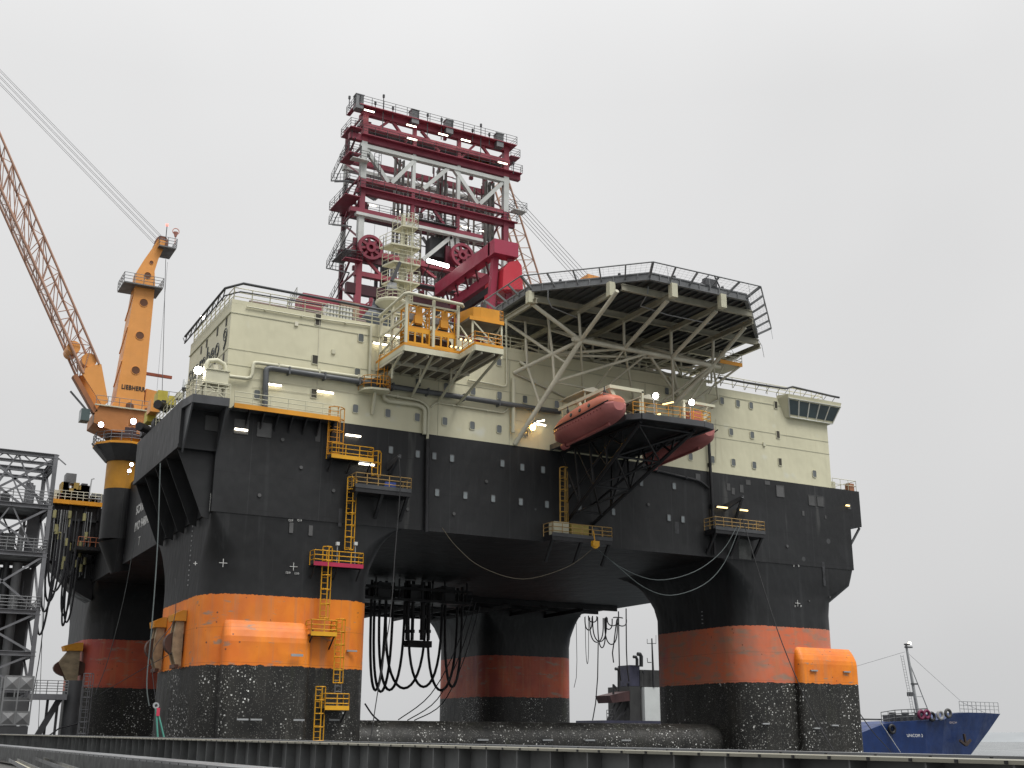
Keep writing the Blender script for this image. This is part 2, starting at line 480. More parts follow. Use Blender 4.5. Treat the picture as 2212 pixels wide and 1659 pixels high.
col1 = column(24.15, 38.8, YF+.05, 113.6, M_COL1, 1, 1).build('column', M_COL1, RIG, 'bright orange banded column')
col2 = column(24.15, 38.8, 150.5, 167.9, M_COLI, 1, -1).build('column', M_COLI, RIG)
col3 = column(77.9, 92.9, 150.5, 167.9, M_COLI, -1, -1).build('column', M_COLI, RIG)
col4 = column(78.7, 92.3, YF+.05, 112.5, M_COL4, -1, 1, outg=2.28).build('column', M_COL4, RIG, 'faded orange banded column')
# sponsons
def sponson(x0, x1, y0, y1, zt, parent, m):
    c = MB(); rings = []
    for z, ins in ((-7, 0), (zt-1.7, 0), (zt-1.3, .06), (zt-.8, .26), (zt-.3, .55), (zt, .8)):
        rings.append(rrect(x0+ins*.25, x1-ins*.25, y0+ins, y1, z, (.6, .6, .1, .1)))
    c.loft(rings, sm=False); return c.build('sponson', m, parent)
sponson(25.7, 33.0, YF-.75, YF+2, 8.95, col1, M_COL1)
sponson(85.3, 93.4, YF-.9, YF+7, 9.05, col4, M_COL1)
# right overhang of the hull and its brace
r_ = MB()
r_.prism([(94.6, YF+.02, ZD), (96.3, YF+.02, ZD), (96.3, YF+.02, 22.5), (94.6, YF+.02, 22.3)], (0, 24, 0))
r_.build('side_overhang', M_DARK, RIG)
MB().beam((96.2, YF+.3, 22.4), (94.5, YF+.3, 20.2), .2).build('brace', greyd, RIG)
# left overhang deck with gussets
lo = MB()
lo.box(20.9, 24.0, YF+.01, 113.2, 22.6, 26.7)
lo.build('left_overhang', M_DARK, RIG)
gs = MB()
for y in (96.2, 100.2, 104.4, 108.6, 112.6):
    gs.prism([(21.0, y, 22.6), (24.0, y, 22.6), (24.0, y, 17.0), (23.4, y, 17.2)], (0, .12, 0))
gs.box(20.84, 20.9, YF, 113.2, 22.6, 22.9)
gs.build('gusset_plates', M_DARK, RIG)
# cream deckhouse
hs_ = MB(); hs_.box(24.4, 92.25, YF+.02, 110, ZD, ZR-.35); hs_.box(24.4, 75.5, YF+.024, 110, ZR-.34, ZR)
hs_.build('deckhouse', M_CREAM, RIG)
pr = MB()
pr.box(24.35, 92.3, YF-.03, YF+.02, ZR-1.25, ZR-1.17)
for z in (ZR-4.5, 31.7-1.4):
    pr.box(24.4, 92.25, YF-.015, YF+.02, z, z+.05); pr.box(24.365, 24.4, YF, 110, z, z+.05)
for px, py in ((1395, 900), (1528, 930), (941, 1100), (1100, 900)):
    x = F(px, py).x; pr.box(x, x+.05, YF-.012, YF+.02, ZD, ZR-1.3)
pr.box(24.3, 24.37, YF, 110, ZR-1.25, ZR-1.15)
pr.build('weld_seams', mat('cream_darker', (.5, .49, .36), .6), RIG)  # thin raised strips in a darker cream than the wall
# front roof step on the right part (bridge end a little lower) + bridge wing
# ---- windows
def window(px, py, m, w_=.50, h_=.74, side='f', name='window', rad=.13, fr=True):
    p = F(px, py) if side == 'f' else V(px, py, 'x', 24.4)
    b = MB(); fm = MB()
    def ring(w2, h2, rr, o):
        out = []
        for (cx, cz, a0) in ((-w2+rr, -h2+rr, PI), (w2-rr, -h2+rr, 1.5*PI), (w2-rr, h2-rr, 0), (-w2+rr, h2-rr, .5*PI)):
            for k in range(4):
                a = a0+.5*PI*k/3; dx = cx+rr*math.cos(a); dz = cz+rr*math.sin(a)
                out.append(p+(Vector((dx, -o, dz)) if side == 'f' else Vector((-o, -dx, dz))))
        return out
    R0 = ring(w_/2, h_/2, rad, 0.0); 
    b.loft([ring(w_/2, h_/2, rad, 0.0), ring(w_/2, h_/2, rad, .035)])
    o = b.build(name, m, RIG)
    if fr:
        a = ring(w_/2+.05, h_/2+.05, rad+.04, .0); c_ = ring(w_/2+.05, h_/2+.05, rad+.04, .06); e_ = ring(w_/2, h_/2, rad, .06); f_ = ring(w_/2, h_/2, rad, .0)
        fm.loft([a, c_, e_, f_], caps=False); fr_o = fm.build('frame', cream if p.z > ZD else hatchm, o)
    return o
WIN = [(779.5, 730), (771.8, 804.6), (767.6, 882.7), (555, 852), (837.6, 892.7), (901, 901.5), (960.5, 910), (1020, 919), (1078, 927), (1135, 935.7),
       (902.9, 826.7), (963.7, 835.7), (1021.3, 844.9), (1078.5, 854.5), (1133.7, 863), (1202.4, 873.8), (1077.5, 782), (1134, 790), (1440, 845),
       (1559, 865.6), (1593.5, 871.6), (1622, 876), (1579, 933), (1624.4, 939.8), (1491.3, 986.3), (1538.8, 992.8), (1584, 999), (1629, 1005), (1759, 1023.6)]
for x, y in WIN: window(x, y, glass)
WD = [(844, 972), (902, 981), (938, 985), (976, 990), (1085, 1001), (1127.8, 1009.4), (1172.7, 1014.9), (944, 1064), (1005, 1070), (1065, 1077), (1124.7, 1084), (1181, 1089.7), (1251.8, 1097.8), (1325, 1105.6), (1385.3, 1043), (1456, 1050), (1445, 1118.5), (1475, 1122)]
gl2 = mat('hull_port_glass', (.24, .27, .28), .25, var=.3)
for x, y in WD: window(x, y, gl2, .38, .62, rad=.08)
for x, y, a, b_ in ((687, 691, .9, 2.0), (680.3, 777, .9, 1.5), (678, 850, .9, 1.5), (1675.5, 874.8, .75, 1.5), (1680.3, 939, .75, 1.5), (1684.7, 998, .75, 1.5), (832, 733, .7, .9)):
    o = window(x, y, louv, a*.55, b_*.52, name='louvre', rad=.03)
for x, y in ((489.5, 695.5), (470, 717), (447, 742), (435, 756.5), (483, 773), (464, 788)):
    window(x, y, louv, .45, .75, side='l', name='louvre', rad=.05, fr=False)
for x, y, a, b_ in ((459, 915, 2.0, 2.0), (521, 922, 2.0, 2.0), (571, 929, 2.0, 2.0), (687, 933, .75, 3.0), (1573.3, 1052, .8, 1.3), (1583.5, 1061, .7, 1.2), (1601.8, 1055.7, .8, 1.4), (1615.6, 1042, 1.1, .9), (1657, 1043, 1.2, .7),
                    (1685, 1061, 1.7, 2.0), (1753.4, 1081, 1.5, 1.8), (1772, 1083, 1.5, 1.8), (1507.5, 1030, 1.0, 1.1), (629, 1140, .6, 1.5), (671, 1146, .6, 1.5), (1834, 1094, .9, 1.1), (1735, 1109, .5, .9), (1783, 1117, .4, .6), (1793, 1290, .3, .4), (1748, 1298, .3, .3)):
    window(x, y, hatchm, a*.58, b_*.58, name='hatch', rad=.03, fr=(a > 1.4))
# ---- bridge wing at the right end of the house
bw = MB()
zt, zb_ = 36.15, 33.8
xa, xb = F(1680, 880).x, 93.6
yo = YF-1.0
rg = [[Vector((xa+.9, YF+.1, zb_-.1)), Vector((xa+1.3, YF-.35, zb_)), Vector((xb-.9, YF-.35, zb_)), Vector((xb-.6, YF+3.0, zb_))],
      [Vector((xa, YF+.1, zt-.42)), Vector((xa+.7, yo, zt-.42)), Vector((xb-.1, yo, zt-.42)), Vector((xb+.5, YF+3.0, zt-.42))],
      [Vector((xa, YF+.1, zt)), Vector((xa+.6, yo-.1, zt)), Vector((xb, yo-.1, zt)), Vector((xb+.6, YF+3.0, zt))]]
bw.loft(rg)
BW = bw.build('bridge_wing', M_CREAM, RIG)
pa0, pa1 = rg[0][1], rg[1][1]; pb0, pb1 = rg[0][2], rg[1][2]
nrm = ((pb0-pa0).cross(pa1-pa0)).normalized()
if nrm.y > 0: nrm = -nrm
for i in range(5):
    s0, s1 = (i+.07)/5.0, (i+.93)/5.0
    q = [pa0.lerp(pb0, s0), pa0.lerp(pb0, s1), pa1.lerp(pb1, s1), pa1.lerp(pb1, s0)]
    lo_ = [q[0].lerp(q[3], .14), q[1].lerp(q[2], .14), q[1].lerp(q[2], .92), q[0].lerp(q[3], .92)]
    MB().prism(lo_, nrm*.04).build('window_pane', glassd, BW)
m_ = MB()
for i in range(6):
    s0 = i/5.0; m_.beam(pa0.lerp(pb0, s0)+nrm*.04, pa1.lerp(pb1, s0)+nrm*.04, .13, .08)
m_.beam(pa0+nrm*.04, pb0+nrm*.04, .14, .1); m_.beam(pa1+nrm*.05, pb1+nrm*.05, .14, .1)
m_.build('window_frame', mat('frame_white', (.62, .62, .55), .5), BW)
# ---- outlined name on the left face, white name on the hull side
text('name_lettering', 'scarabeo 9', 2.75, mat('letter_ink', (.10, .11, .12), .6), RIG, (24.37, 96.3, 32.0), (0, -1, 0), (0, 0, 1), outline=.032, space=1.1, align='RIGHT')
text('hull_lettering', 'SCARABEO 9', 1.3, whitep, RIG, (23.97, 126.8, 22.2), (0, -1, 0), (0, 0, 1), space=1.1, bold=.03)
text('hull_lettering', 'IMO 9480425', 1.3, whitep, RIG, (23.97, 126.8, 20.4), (0, -1, 0), (0, 0, 1), space=1.1, bold=.03)
text('hull_lettering', 'T', 1.3, whitep, RIG, (23.97, 124.2, 18.6), (0, -1, 0), (0, 0, 1))
# ---- small white survey crosses, frame numbers, draft marks
for x, y, s_ in ((482, 1216, .33), (634, 1224, .33), (422, 1217, .15), (1723, 1303, .33)):
    mk = MB(); p = F(x, y); mk.box(p.x-s_, p.x+s_, YF-.03, YF+.04, p.z-.022, p.z+.022); mk.box(p.x-.022, p.x+.022, YF-.034, YF+.04, p.z-s_, p.z+s_); mk.build('survey_cross', whitep, RIG)
for x, y, s_ in ((622, 1126, '1519'), (641, 1126, '1519'), (616, 1239, '1519'), (635, 1241, '1519'), (1713, 1224, '21'), (1723, 1224, '20'), (1716, 1311, '21'), (1728, 1311, '20')):
    p = F(x, y, .04); text('frame_number', s_, .27, whitep, RIG, p, (1, 0, 0), (0, 0, 1), sx=.8)
for i, ch in enumerate(('A', '8', '0', '7')):
    p = F(428+.0*i, 1072+i*11, .03)
    text('frame_number', ch, .7, whitep, RIG, (23.99, 96.4, p.z), (0, -1, 0), (0, 0, 1))
dm = MB()
for i in range(22):
    z = 12.2+i*.42; dm.box(24.1, 24.16, 101.9, 102.1, z, z+.12)
for i in range(16):
    z = 11.6+i*.4; y0_ = 101; dm.box(78.64, 78.72, y0_+1, y0_+1.2, z, z+.1)
dm.build('draft_marks', greyl, RIG)
an = MB()
for x, y, w_ in ((632, 1417, 1.0),):
    p = F(x, y); an.box(p.x-.5, p.x+.5, YF-1.2, YF-1.08, p.z-.1, p.z+.1)
for x in (27.0, 28.1, 31.6): an.box(x, x+.9, YF-1.22, YF-1.08, 1.15, 1.28)
for x, z in ((35, 1.2), (36.3, 6.8), (86.5, 6.6), (91.0, 6.6), (86.4, .9), (88.8, 1.2), (80.6, 1.3)):
    an.box(x, x+.9, YF-1.12 if x > 85.5 else YF-.08, YF+.1, z, z+.14)
an.build('anode_bars', greyl, RIG)
# ---- brace tube between the two front columns
br = MB(); br.tube((37.0, 101.5, -.75), (79.5, 101.5, -.75), 2.1, 28)
BR = br.build('brace_tube', M_COL1, RIG)
ab = MB()
for px in (1043, 1183, 1274, 1352): 
    x = V(px, 1584, 'y', 99.4).x; ab.box(x-.55, x+.55, 99.32, 99.5, -.35, -.2)
ab.build('anode_bar', greyl, BR)
# ---- pipes on the front of the house
def ppipe(pts, r, m, out=.35, name='pipe', n=8, br_=True):
    P_ = [F(x, y, out) for x, y in pts]
    # round the corners
    Q = [P_[0]]
    for a, b, c in zip(P_, P_[1:], P_[2:]):
        k = min(.45, (b-a).length*.4, (c-b).length*.4); 
        p0 = b+(a-b).normalized()*k; p1 = b+(c-b).normalized()*k
        Q += [p0, (p0+p1+b*2)/4, p1]
    Q.append(P_[-1])
    b = MB(); b.pipe(Q, r, n)
    if br_:
        for a, c in zip(P_, P_[1:]):
            nn = int((c-a).length/3.2)
            for i in range(nn):
                q = a.lerp(c, (i+.5)/nn); b.box(q.x-.07, q.x+.07, q.y-r*1.1, YF+.03, q.z-r*1.25, q.z+r*1.25)
    return b.build(name, m, RIG)
ppipe([(493, 815), (541, 821), (545, 786), (555, 786), (812, 822), (824, 805), (848, 806)], .16, cream)
ppipe([(569, 882), (572, 800), (582, 798), (880, 843), (1110, 878), (1205, 892)], .26, mat('pipe_grey', (.10, .105, .11), .45), .4)
ppipe([(800, 705), (796, 820), (806, 848), (905, 866), (924, 880), (921, 950), (919, 1148)], .14, cream, .22)
ppipe([(827, 838), (826, 862), (836, 868), (900, 876), (915, 884), (914, 940)], .2, cream, .3)
ppipe([(1092, 690), (1093, 838), (1060, 830), (1010, 822)], .09, cream, .15)
ppipe([(1106, 820), (1105, 936)], .2, cream, .3)
ppipe([(930, 880), (940, 870), (1088, 893), (1098, 880)], .08, cream, .12)
ppipe([(532, 655+8), (690, 690), (800, 705)], .07, cream, .12)
ppipe([(921, 950), (918, 1150)], .2, blk, .3)
ppipe([(1527, 950), (1533, 1060), (1540, 1200)], .16, blk, .3)
ppipe([(1385, 1010), (1510, 1040), (1528, 1055)], .13, blk, .2)
cnd = MB()
for pts_ in ([(500, 812), (690, 838), (800, 856)], [(545, 836), (700, 855)], [(700, 691), (690, 690), (684, 850)], [(1105, 905), (1180, 920)], [(1546, 905), (1546, 1000)]):
    P_ = [F(x, y, .05) for x, y in pts_]; b_ = MB(); b_.pipe(P_, .02, 4); b_.build('conduit', creamd, RIG)
for x, y in ((640, 700), (720, 760), (735, 820), (1650, 960)):
    p = F(x, y, .12); MB().box(p.x-.16, p.x+.16, p.y, YF+.03, p.z-.2, p.z+.2).build('junction_box', random.choice((cream, creamd)), RIG)
for x, y in ((610, 950), (650, 1010), (720, 1060), (560, 1070), (1050, 1040), (1230, 1050), (1400, 1090), (1630, 1150), (1700, 1180), (880, 1100), (980, 1110)):
    p = F(x, y, .1); MB().tube(p, (p.x, YF+.03, p.z), .16, 8).build('outlet_pipe', hatchm, RIG)
# ---- roof edge: guard rail with dark pipe rail
ra = MB()
path = [(24.6, 109.7, ZR), (24.6, YF+.3, ZR), (92.1, YF+.3, ZR), (92.1, 112, ZR)]
ra.rail(path, 1.2, 1.6, 3, .045); ra.build('roof_railing', cream, RIG)
rp = MB()
def curve_on(pts, r, n=6): return MB().pipe(pts, r, n)
rp.pipe([(24.0, 111, ZR+1.1), (24.0, YF+1.2, ZR+1.3), (25.2, YF-.2, ZR+1.5), (47, YF-.25, ZR+1.3)], .12, 6)
rp.pipe([(24.0, 111, ZR+.4), (24.0, YF+1.2, ZR+.6), (25.0, YF-.2, ZR+.7), (33, YF-.25, ZR+.8)], .07, 5)
for i in range(8):
    y = YF+1+i*1.9; rp.tube((24.0, y, ZR+1.25-.008*i), (24.0, y+.9, ZR+.4), .05, 4, cap=False); rp.tube((24.0, y+.9, ZR+.4), (24.0, y+1.9, ZR+1.2), .05, 4, cap=False)
for px, py in ((1600, 818), (1650, 825)): pass
pt = [F(1545, 818, .5), F(1600, 828, .5), F(1690, 842, .5), F(1705, 838, .5), F(1790, 858, .5), F(1806, 861, .5)]
rp.pipe(pt, .12, 6)
for a_, b_ in zip(pt, pt[1:]):
    for i in range(max(1, int((b_-a_).length/1.3))):
        q = a_.lerp(b_, (i+.5)/max(1, int((b_-a_).length/1.3))); rp.tube(q, (q.x, q.y+.7, q.z-.5), .04, 4, cap=False); rp.tube((q.x, q.y+.7, q.z-.5), (q.x, q.y+.7, ZR), .04, 4, cap=False)
rp.build('roof_pipe_rail', greyd, RIG)
# right end roof extras
# ================================================================== helideck
HD = thing('helideck', 'octagonal helicopter deck with perimeter net frame on a cream tube truss', 'helideck', (65, 96.4, 36.2))
CX, CY, ZH = 65.0, 96.4, 41.0
def octa(hw, z):
    k = hw*math.tan(PI/8)
    return [Vector((CX+a, CY+b, z)) for a, b in ((-k, -hw), (k, -hw), (hw, -k), (hw, k), (k, hw), (-k, hw), (-hw, k), (-hw, -k))]
pl = MB(); pl.loft([octa(13.5, ZH-.18), octa(13.5, ZH)])
i = -13.2
while i < 13.3:
    k = 13.4*math.tan(PI/8); hw = 13.4 if abs(i) <= k else 13.4-(abs(i)-k)
    pl.beam((CX+i, CY-hw+.1, ZH-.28), (CX+i, CY+hw-.1, ZH-.28), .18, .2); i += .88
pl.build('deck', mat('deck_aluminium', (.10, .105, .11), .5, .1, var=.2), HD)
eb = MB(); o1, o2 = octa(13.62, 0), octa(13.62, 0)
for a, b in zip(o1, o1[1:]+o1[:1]):
    for dz, hh, ww in ((ZH-.35, .62, .10), (ZH-.68, .08, .34), (ZH-.02, .12, .24)):
        eb.beam(a+Vector((0, 0, dz)), b+Vector((0, 0, dz)), ww, hh)
    n = 5
    for j in range(n):
        q = a.lerp(b, (j+.5)/n); q.z = 0
        dr = (q-Vector((CX, CY, 0))).normalized(); eb.box(q.x-.05+dr.x*.1, q.x+.05+dr.x*.1, q.y-.05+dr.y*.1, q.y+.05+dr.y*.1, ZH-.64, ZH-.06)
eb.build('edge_beam', grey, HD)
nf = MB(); ou = octa(15.1, ZH+.42); inn = octa(13.6, ZH-.15)
for a, b, c, d_ in zip(ou, ou[1:]+ou[:1], inn, inn[1:]+inn[:1]):
    nf.tube(a, b, .07, 5)
    for j in range(6):
        t = (j+.02)/5.04 if j < 5 else .995
        nf.beam(c.lerp(d_, t)+Vector((0, 0, -.25)), a.lerp(b, t), .11, .2)
nf.build('net_frame', grey, HD)
nn = MB()
for a, b, c, d_ in zip(ou, ou[1:]+ou[:1], inn, inn[1:]+inn[:1]):
    for j in range(1, 5): t = j/5; nn.tube(c.lerp(a, t), d_.lerp(b, t), .007, 3, cap=False)
    for j in range(1, 24): t = j/24; nn.tube(c.lerp(d_, t), a.lerp(b, t), .007, 3, cap=False)
nn.build('safety_net', wirem, HD)
st = MB()
for j, (a, b) in enumerate(zip(ou, ou[1:])):
    if j in (0, 1, 7):
        for t in (.12, .5, .88): q = a.lerp(b, t); st.tube(q, q+Vector((.15, -.1, -1.7)), .025, 4)
for t in (.2, .55, .9):
    q = ou[2].lerp(ou[3], t); st.pipe([q, q+Vector((.6, -.2, -1.2)), q+Vector((.9, -.1, -2.4))], .03, 4)
st.build('hanging_cable', greyl, HD)
for a, b in zip(inn, inn[1:]+inn[:1]):
    for t in (.25, .75):
        q = a.lerp(b, t); MB().tube((q.x, q.y, ZH), (q.x, q.y, ZH+.25), .14, 6).build('edge_light', greyd, HD)
dl = MB(); q = inn[0].lerp(inn[1], .62); dl.box(q.x-.7, q.x+.7, q.y-.2, q.y+.3, ZH, ZH+.7); dl.beam((q.x-1.2, q.y, ZH), (q.x-.2, q.y-.3, ZH+1.1), .1); dl.beam((q.x+1.2, q.y, ZH), (q.x+.3, q.y-.3, ZH+1.1), .1)
dl.build('fire_monitor', greyd, HD)
text('deck_number', '348', 1.0, whitep, HD, (49.99, 101.2, ZH-.2), (0, -1, 0), (-.9, 0, .35))
def span(y, m=13.5):
    k = m*math.tan(PI/8); a = abs(y-CY); return m if a <= k else m-(a-k)
for y in (84.4, 90.9, 96.5, 102.2, 107.5):
    s_ = span(y, 13.9); MB().ibeam((CX-s_, y, 39.75), (CX+s_, y, 39.85), .3, .62, .06).build('main_beam', creamb, HD)
for x in (51.6, 56.7, 61.9, 67.6, 73.0, 78.6):
    s_ = span(x-CX+CY, 13.9); MB().ibeam((x, CY-s_, 39.3), (x, CY+s_, 39.4), .3, .5, .06).build('cross_beam', creamb, HD)
jb = MB()
for x in (56.7, 61.9, 67.6): s_ = span(x-CX+CY, 13.9); jb.box(x-.32, x+.32, CY-s_-.1, CY-s_+.5, 39.0, 40.35)
s_ = span(90.9, 13.9); jb.box(CX-s_-.1, CX-s_+.5, 90.6, 91.2, 39.2, 40.35)
jb.build('beam_bracket', cream, HD)
n1, p2, q_, p3, n2 = Vector((56.7, 90.6, 36.3)), Vector((61.9, 90.9, 36.4)), Vector((64.7, 90.9, 36.4)), Vector((67.6, 91, 36.4)), Vector((73, 91.3, 36.5))
w1, w2 = F(1112, 960), Vector((52.2, YF, 33.7))
def br2(w, t): return n1.lerp(w, t)
w3 = F(1443, 884); w4 = F(1466, 860)
MEM = [(n1-Vector((.9, 0, 0)), n2+Vector((.9, 0, 0)), .2), (n1, (56.7, 84.2, 39.2), .17), (n1, (51.6, 91, 39.2), .17), (p2, (61.9, 83.6, 39.0), .17), (p3, (67.6, 83.6, 39.0), .17), (n2, (73, 86.0, 39.0), .17),
       (n1, (56.7, 90.9, 39.3), .12), (p2, (61.9, 90.9, 39.3), .12), (p3, (67.6, 90.9, 39.3), .14), (n2, (73, 91, 39.3), .14),
       (n1, w1, .20), (n1, w2, .17), (br2(w2, .42), (51.6, 96.5, 39.2), .14), (br2(w2, .8), (51.6, 102, 39.2), .14),
       (br2(w2, .42), br2(w1, .22), .11), (br2(w2, .42), (54.6, 93.2, 39.2), .11), (br2(w2, .8), br2(w1, .62), .11), (br2(w2, .8), (53.2, 95.2, 39.0), .11), (br2(w1, .40), br2(w2, .42), .11), (br2(w1, .40), q_, .12), (br2(w2, .42), p2, .12), (br2(w2, .45), p3, .11),
       (br2(w1, .40), F(1330, 852), .10), (q_, (61.9, 96.5, 39.2), .13), (q_, (67.6, 96.5, 39.2), .12), (q_, w4, .12), (n2, (67.6, 96.0, 39.2), .14), (p3, (73.0, 96.2, 39.2), .12),
       (n2, w3, .22), (n2+Vector((.4, 0, 0)), (78.4, 94, 39.0), .18), (p3, w4, .12), (w4, (70.5, 95.4, 36), .12), (p2, (66, 95.5, 33), .10), (n1, (61.9, 96.4, 39.2), .12), (p2, (56.7, 96.4, 39.2), .12), (w2, (56.7, 101, 36.3), .1)]
for a, b, r in MEM: MB().tube(a, b, r*1.18, 10).build('truss_tube', creamd, HD)
for Y_, zc in ((96.6, 36.7), (102.0, 36.9)):
    MB().tube((55.5, Y_, zc), (77, Y_, zc), .16, 8).build('truss_tube', creamd, HD)
    xs = (56.7, 61.9, 67.6, 73.0, 77.0)
    for i_, x in enumerate(xs):
        MB().tube((x, Y_, zc), (x, Y_, 39.2), .11, 6).build('truss_tube', creamd, HD)
        if i_ < 4: MB().tube((x, Y_, zc), (xs[i_+1], Y_, 39.2), .11, 6).build('truss_tube', creamd, HD)
    for x in xs[:4]: MB().tube((x, 90.9 if Y_ < 97 else 96.6, 36.5), (x, Y_, 39.2), .11, 6).build('truss_tube', creamd, HD)
for a_, b_ in (((56.7, 90.9, 36.4), (61.9, 96.6, 36.7)), ((61.9, 90.9, 36.4), (56.7, 96.6, 36.7)), ((67.6, 90.9, 36.4), (73, 96.6, 36.7)), ((73, 91, 36.4), (67.6, 96.6, 36.7)), ((61.9, 90.9, 36.4), (60.0, YF, 31.5)), ((67.6, 90.9, 36.4), (71, YF, 31.0)), ((56.7, 90.6, 36.3), (60, YF, 31.5)), ((73, 91.2, 36.4), (71, YF, 31)), ((64.7, 90.9, 36.4), (60, YF, 31.5)), ((60, YF-.1, 31.5), (71, YF-.1, 31)), ((52.3, YF-.1, 33.6), (60, YF-.1, 31.5)), ((76.9, YF-.1, 34.5), (71, YF-.1, 31)), ((73, 91.2, 36.4), (76.9, YF-.1, 34.5))):
    MB().tube(a_, b_, .11, 6).build('truss_tube', creamd, HD)
dp = MB()
dp.pipe([(60.2, 84.2, 40.3), (60.2, 84.4, 39.6), (60.5, 86, 39.0), (64, 86.5, 38.9), (69, 86.5, 38.9)], .06, 5)
dp.pipe([(52.4, 89.4, 40.2), (52.5, 89.6, 39.4), (53.4, 90.4, 39.0), (57, 91.5, 38.9)], .06, 5)
dp.build('drain_pipe', greyl, HD)
# upright panel screen of the deck access (yellow) is part of the winch platform below

# ================================================================== walkway under the helideck, right end
WP = thing('walkway_platform', 'small railed walkway platform on struts below the right corner of the helideck', 'platform', (79, 94, 36.6), 'access platforms on the deckhouse')
a = V(1490, 780, 'z', 36.9); b = V(1603, 789, 'z', 36.9)
x0_, x1_ = 73.5, b.x
MB().box(x0_, x1_, b.y, b.y+3.2, 36.75, 36.9).build('floor', creamd, WP)
MB().rail([(x0_, b.y, 36.9), (x1_, b.y, 36.9), (x1_, b.y+3.2, 36.9)], 1.1, 1.3, 3, .035).build('railing', cream, WP)
MB().box(x0_, x1_, b.y-.06, b.y, 36.7, 37.1).build('edge_plate', yorange, WP)
for dx in (0.3, 3.4): MB().tube((x1_-dx, b.y+.1, 36.7), (x1_-dx-4.0, YF, 32.7), .12, 8).build('strut', creamd, WP)
MB().tube((x1_-2.2, b.y+.1, 36.7), (x1_-2.2, YF-2, 34.2), .07, 6).build('strut', creamd, WP)

# ================================================================== winch platform with the two amber frames
EP = thing('winch_platform', 'railed cream and amber platform holding two winch frames, propped out from the deckhouse', 'platform', (42, 92, 32.2), 'access platforms on the deckhouse')
Zp = 32.2
poly = [(37.9, YF), (37.9, 89.2), (43.2, 89.2), (43.2, 86.1), (45.9, 86.1), (45.9, YF)]
MB().prism([(x, y, Zp-.3) for x, y in poly], (0, 0, .3)).build('floor', mat('underfloor', (.15, .13, .10), .6, rust=.4, var=.3), EP)
eb = MB()
for (x, y), (x2, y2) in zip(poly, poly[1:]): eb.beam((x, y, Zp-.1), (x2, y2, Zp-.1), .12, .5)
eb.build('edge_beam', cream, EP)
eb = MB()
for (x, y), (x2, y2) in zip(poly, poly[1:]): eb.beam((x, y, Zp+.3), (x2, y2, Zp+.3), .06, .22)
eb.build('kick_plate', yorange, EP)
MB().rail([(43.4, 89.1, Zp+.3), (43.2, 86.2, Zp+.3), (45.8, 86.2, Zp+.3), (45.8, 94, Zp+.3)], 1.1, 1.2, 3, .035).build('railing', yorange, EP)
MB().rail([(38.0, 95, Zp), (38.0, 89.4, Zp)], 1.1, 1.2, 3, .035).build('railing', cream, EP)
fr = MB(); ZT = 37.0
for x, y in ((38.1, 89.4), (38.1, 92.6), (40.7, 89.4), (43.1, 89.4), (43.1, 92.6), (38.1, 95.2), (43.1, 95.2)): fr.beam((x, y, Zp), (x, y, ZT), .22)
for z in (ZT-.6, 34.9):
    fr.beam((38.1, 89.4, z), (38.1, 95.4, z), .16);
for z in (ZT-.6,):
    fr.beam((43.1, 89.4, z), (43.1, 95.4, z), .18); fr.beam((38.1, 92.6, z), (43.1, 92.6, z), .16); fr.beam((38.1, 89.4, z), (43.1, 89.4, z), .16)
    for x in (39.4, 40.7, 42): fr.beam((x, 89.4, z), (x, 95, z), .12)
fr.beam((38.1, 89.4, 34.4), (38.1, 95.2, 33.2), .14)
fr.build('frame', cream, EP)
MB().pipe([(38.0, 95.4, ZT-.1), (37.9, 89.3, ZT+.1), (38.1, 89.0, ZT+.1), (43.3, 89.0, ZT-.05), (43.5, 89.3, ZT-.1)], .16, 8).build('pipe_ring', cream, EP)
stt = [((37.9, 89.4, Zp-.3), F(831, 826)), ((40.7, 89.4, Zp-.3), F(888, 859.6)), ((43.2, 86.4, Zp-.3), F(946, 869)), ((45.8, 86.3, Zp-.3), F(988, 875))]
for a, b in stt: MB().tube(a, b, .13, 8).build('strut', cream, EP)
for x, y in ((38.3, 92.5), (41, 92.5), (43.8, 92)):
    MB().tube((x, y, Zp-.3), (x, y+.2, Zp-1.9), .1, 8).build('strut', cream, EP)
fl = MB()
for i in range(7): fl.beam((37.9+i*1.2, 89.4 if i < 5 else 86.2, Zp-.42), (37.9+i*1.2, YF, Zp-.42), .12, .25)
fl.beam((38, 92.5, Zp-.45), (45.8, 92.5, Zp-.45), .2, .3)
fl.build('floor_joists', creamd, EP)
# raised amber look-out beside it
ZQ = 35.6
lk = MB(); lk.box(43.6, 47.0, 88.15, 92.2, ZQ-.2, ZQ); lk.build('upper_floor', MATS['underfloor'], EP); MB().beam((43.6, 88.1, ZQ-.05), (47.05, 88.1, ZQ-.05), .06, .35).build('edge_beam', yorange, EP)
lk = MB()
lk.prism([(43.7, 91.6, ZQ), (43.9, 88.5, ZQ), (44.4, 88.15, ZQ), (46.3, 88.15, ZQ)], (0, 0, 1.35)) if False else None
for a, b in (((43.7, 90.2), (44.1, 88.4)), ((44.1, 88.4), (44.7, 88.15)), ((44.7, 88.15), (46.6, 88.15))): lk.beam((*a, ZQ+.6), (*b, ZQ+.6), .06, 1.0)
lk.build('windscreen', yorange, EP)
MB().rail([(46.6, 88.2, ZQ), (47.0, 88.2, ZQ), (47.0, 92, ZQ)], 1.1, .9, 3, .035).build('railing', yorange, EP)
tr = MB()
for x, y in ((44.0, 88.3), (46.9, 88.3), (43.8, 91.5)): tr.beam((x, y, Zp), (x, y, ZQ-.2), .16)
tr.beam((44.0, 88.3, ZQ-.2), (45.8, 86.4, Zp), .12); tr.beam((43.6, 90, ZQ-.3), (43.2, 86.4, Zp), .12); tr.beam((46.9, 88.3, ZQ-.3), (45.9, 91, Zp), .12)
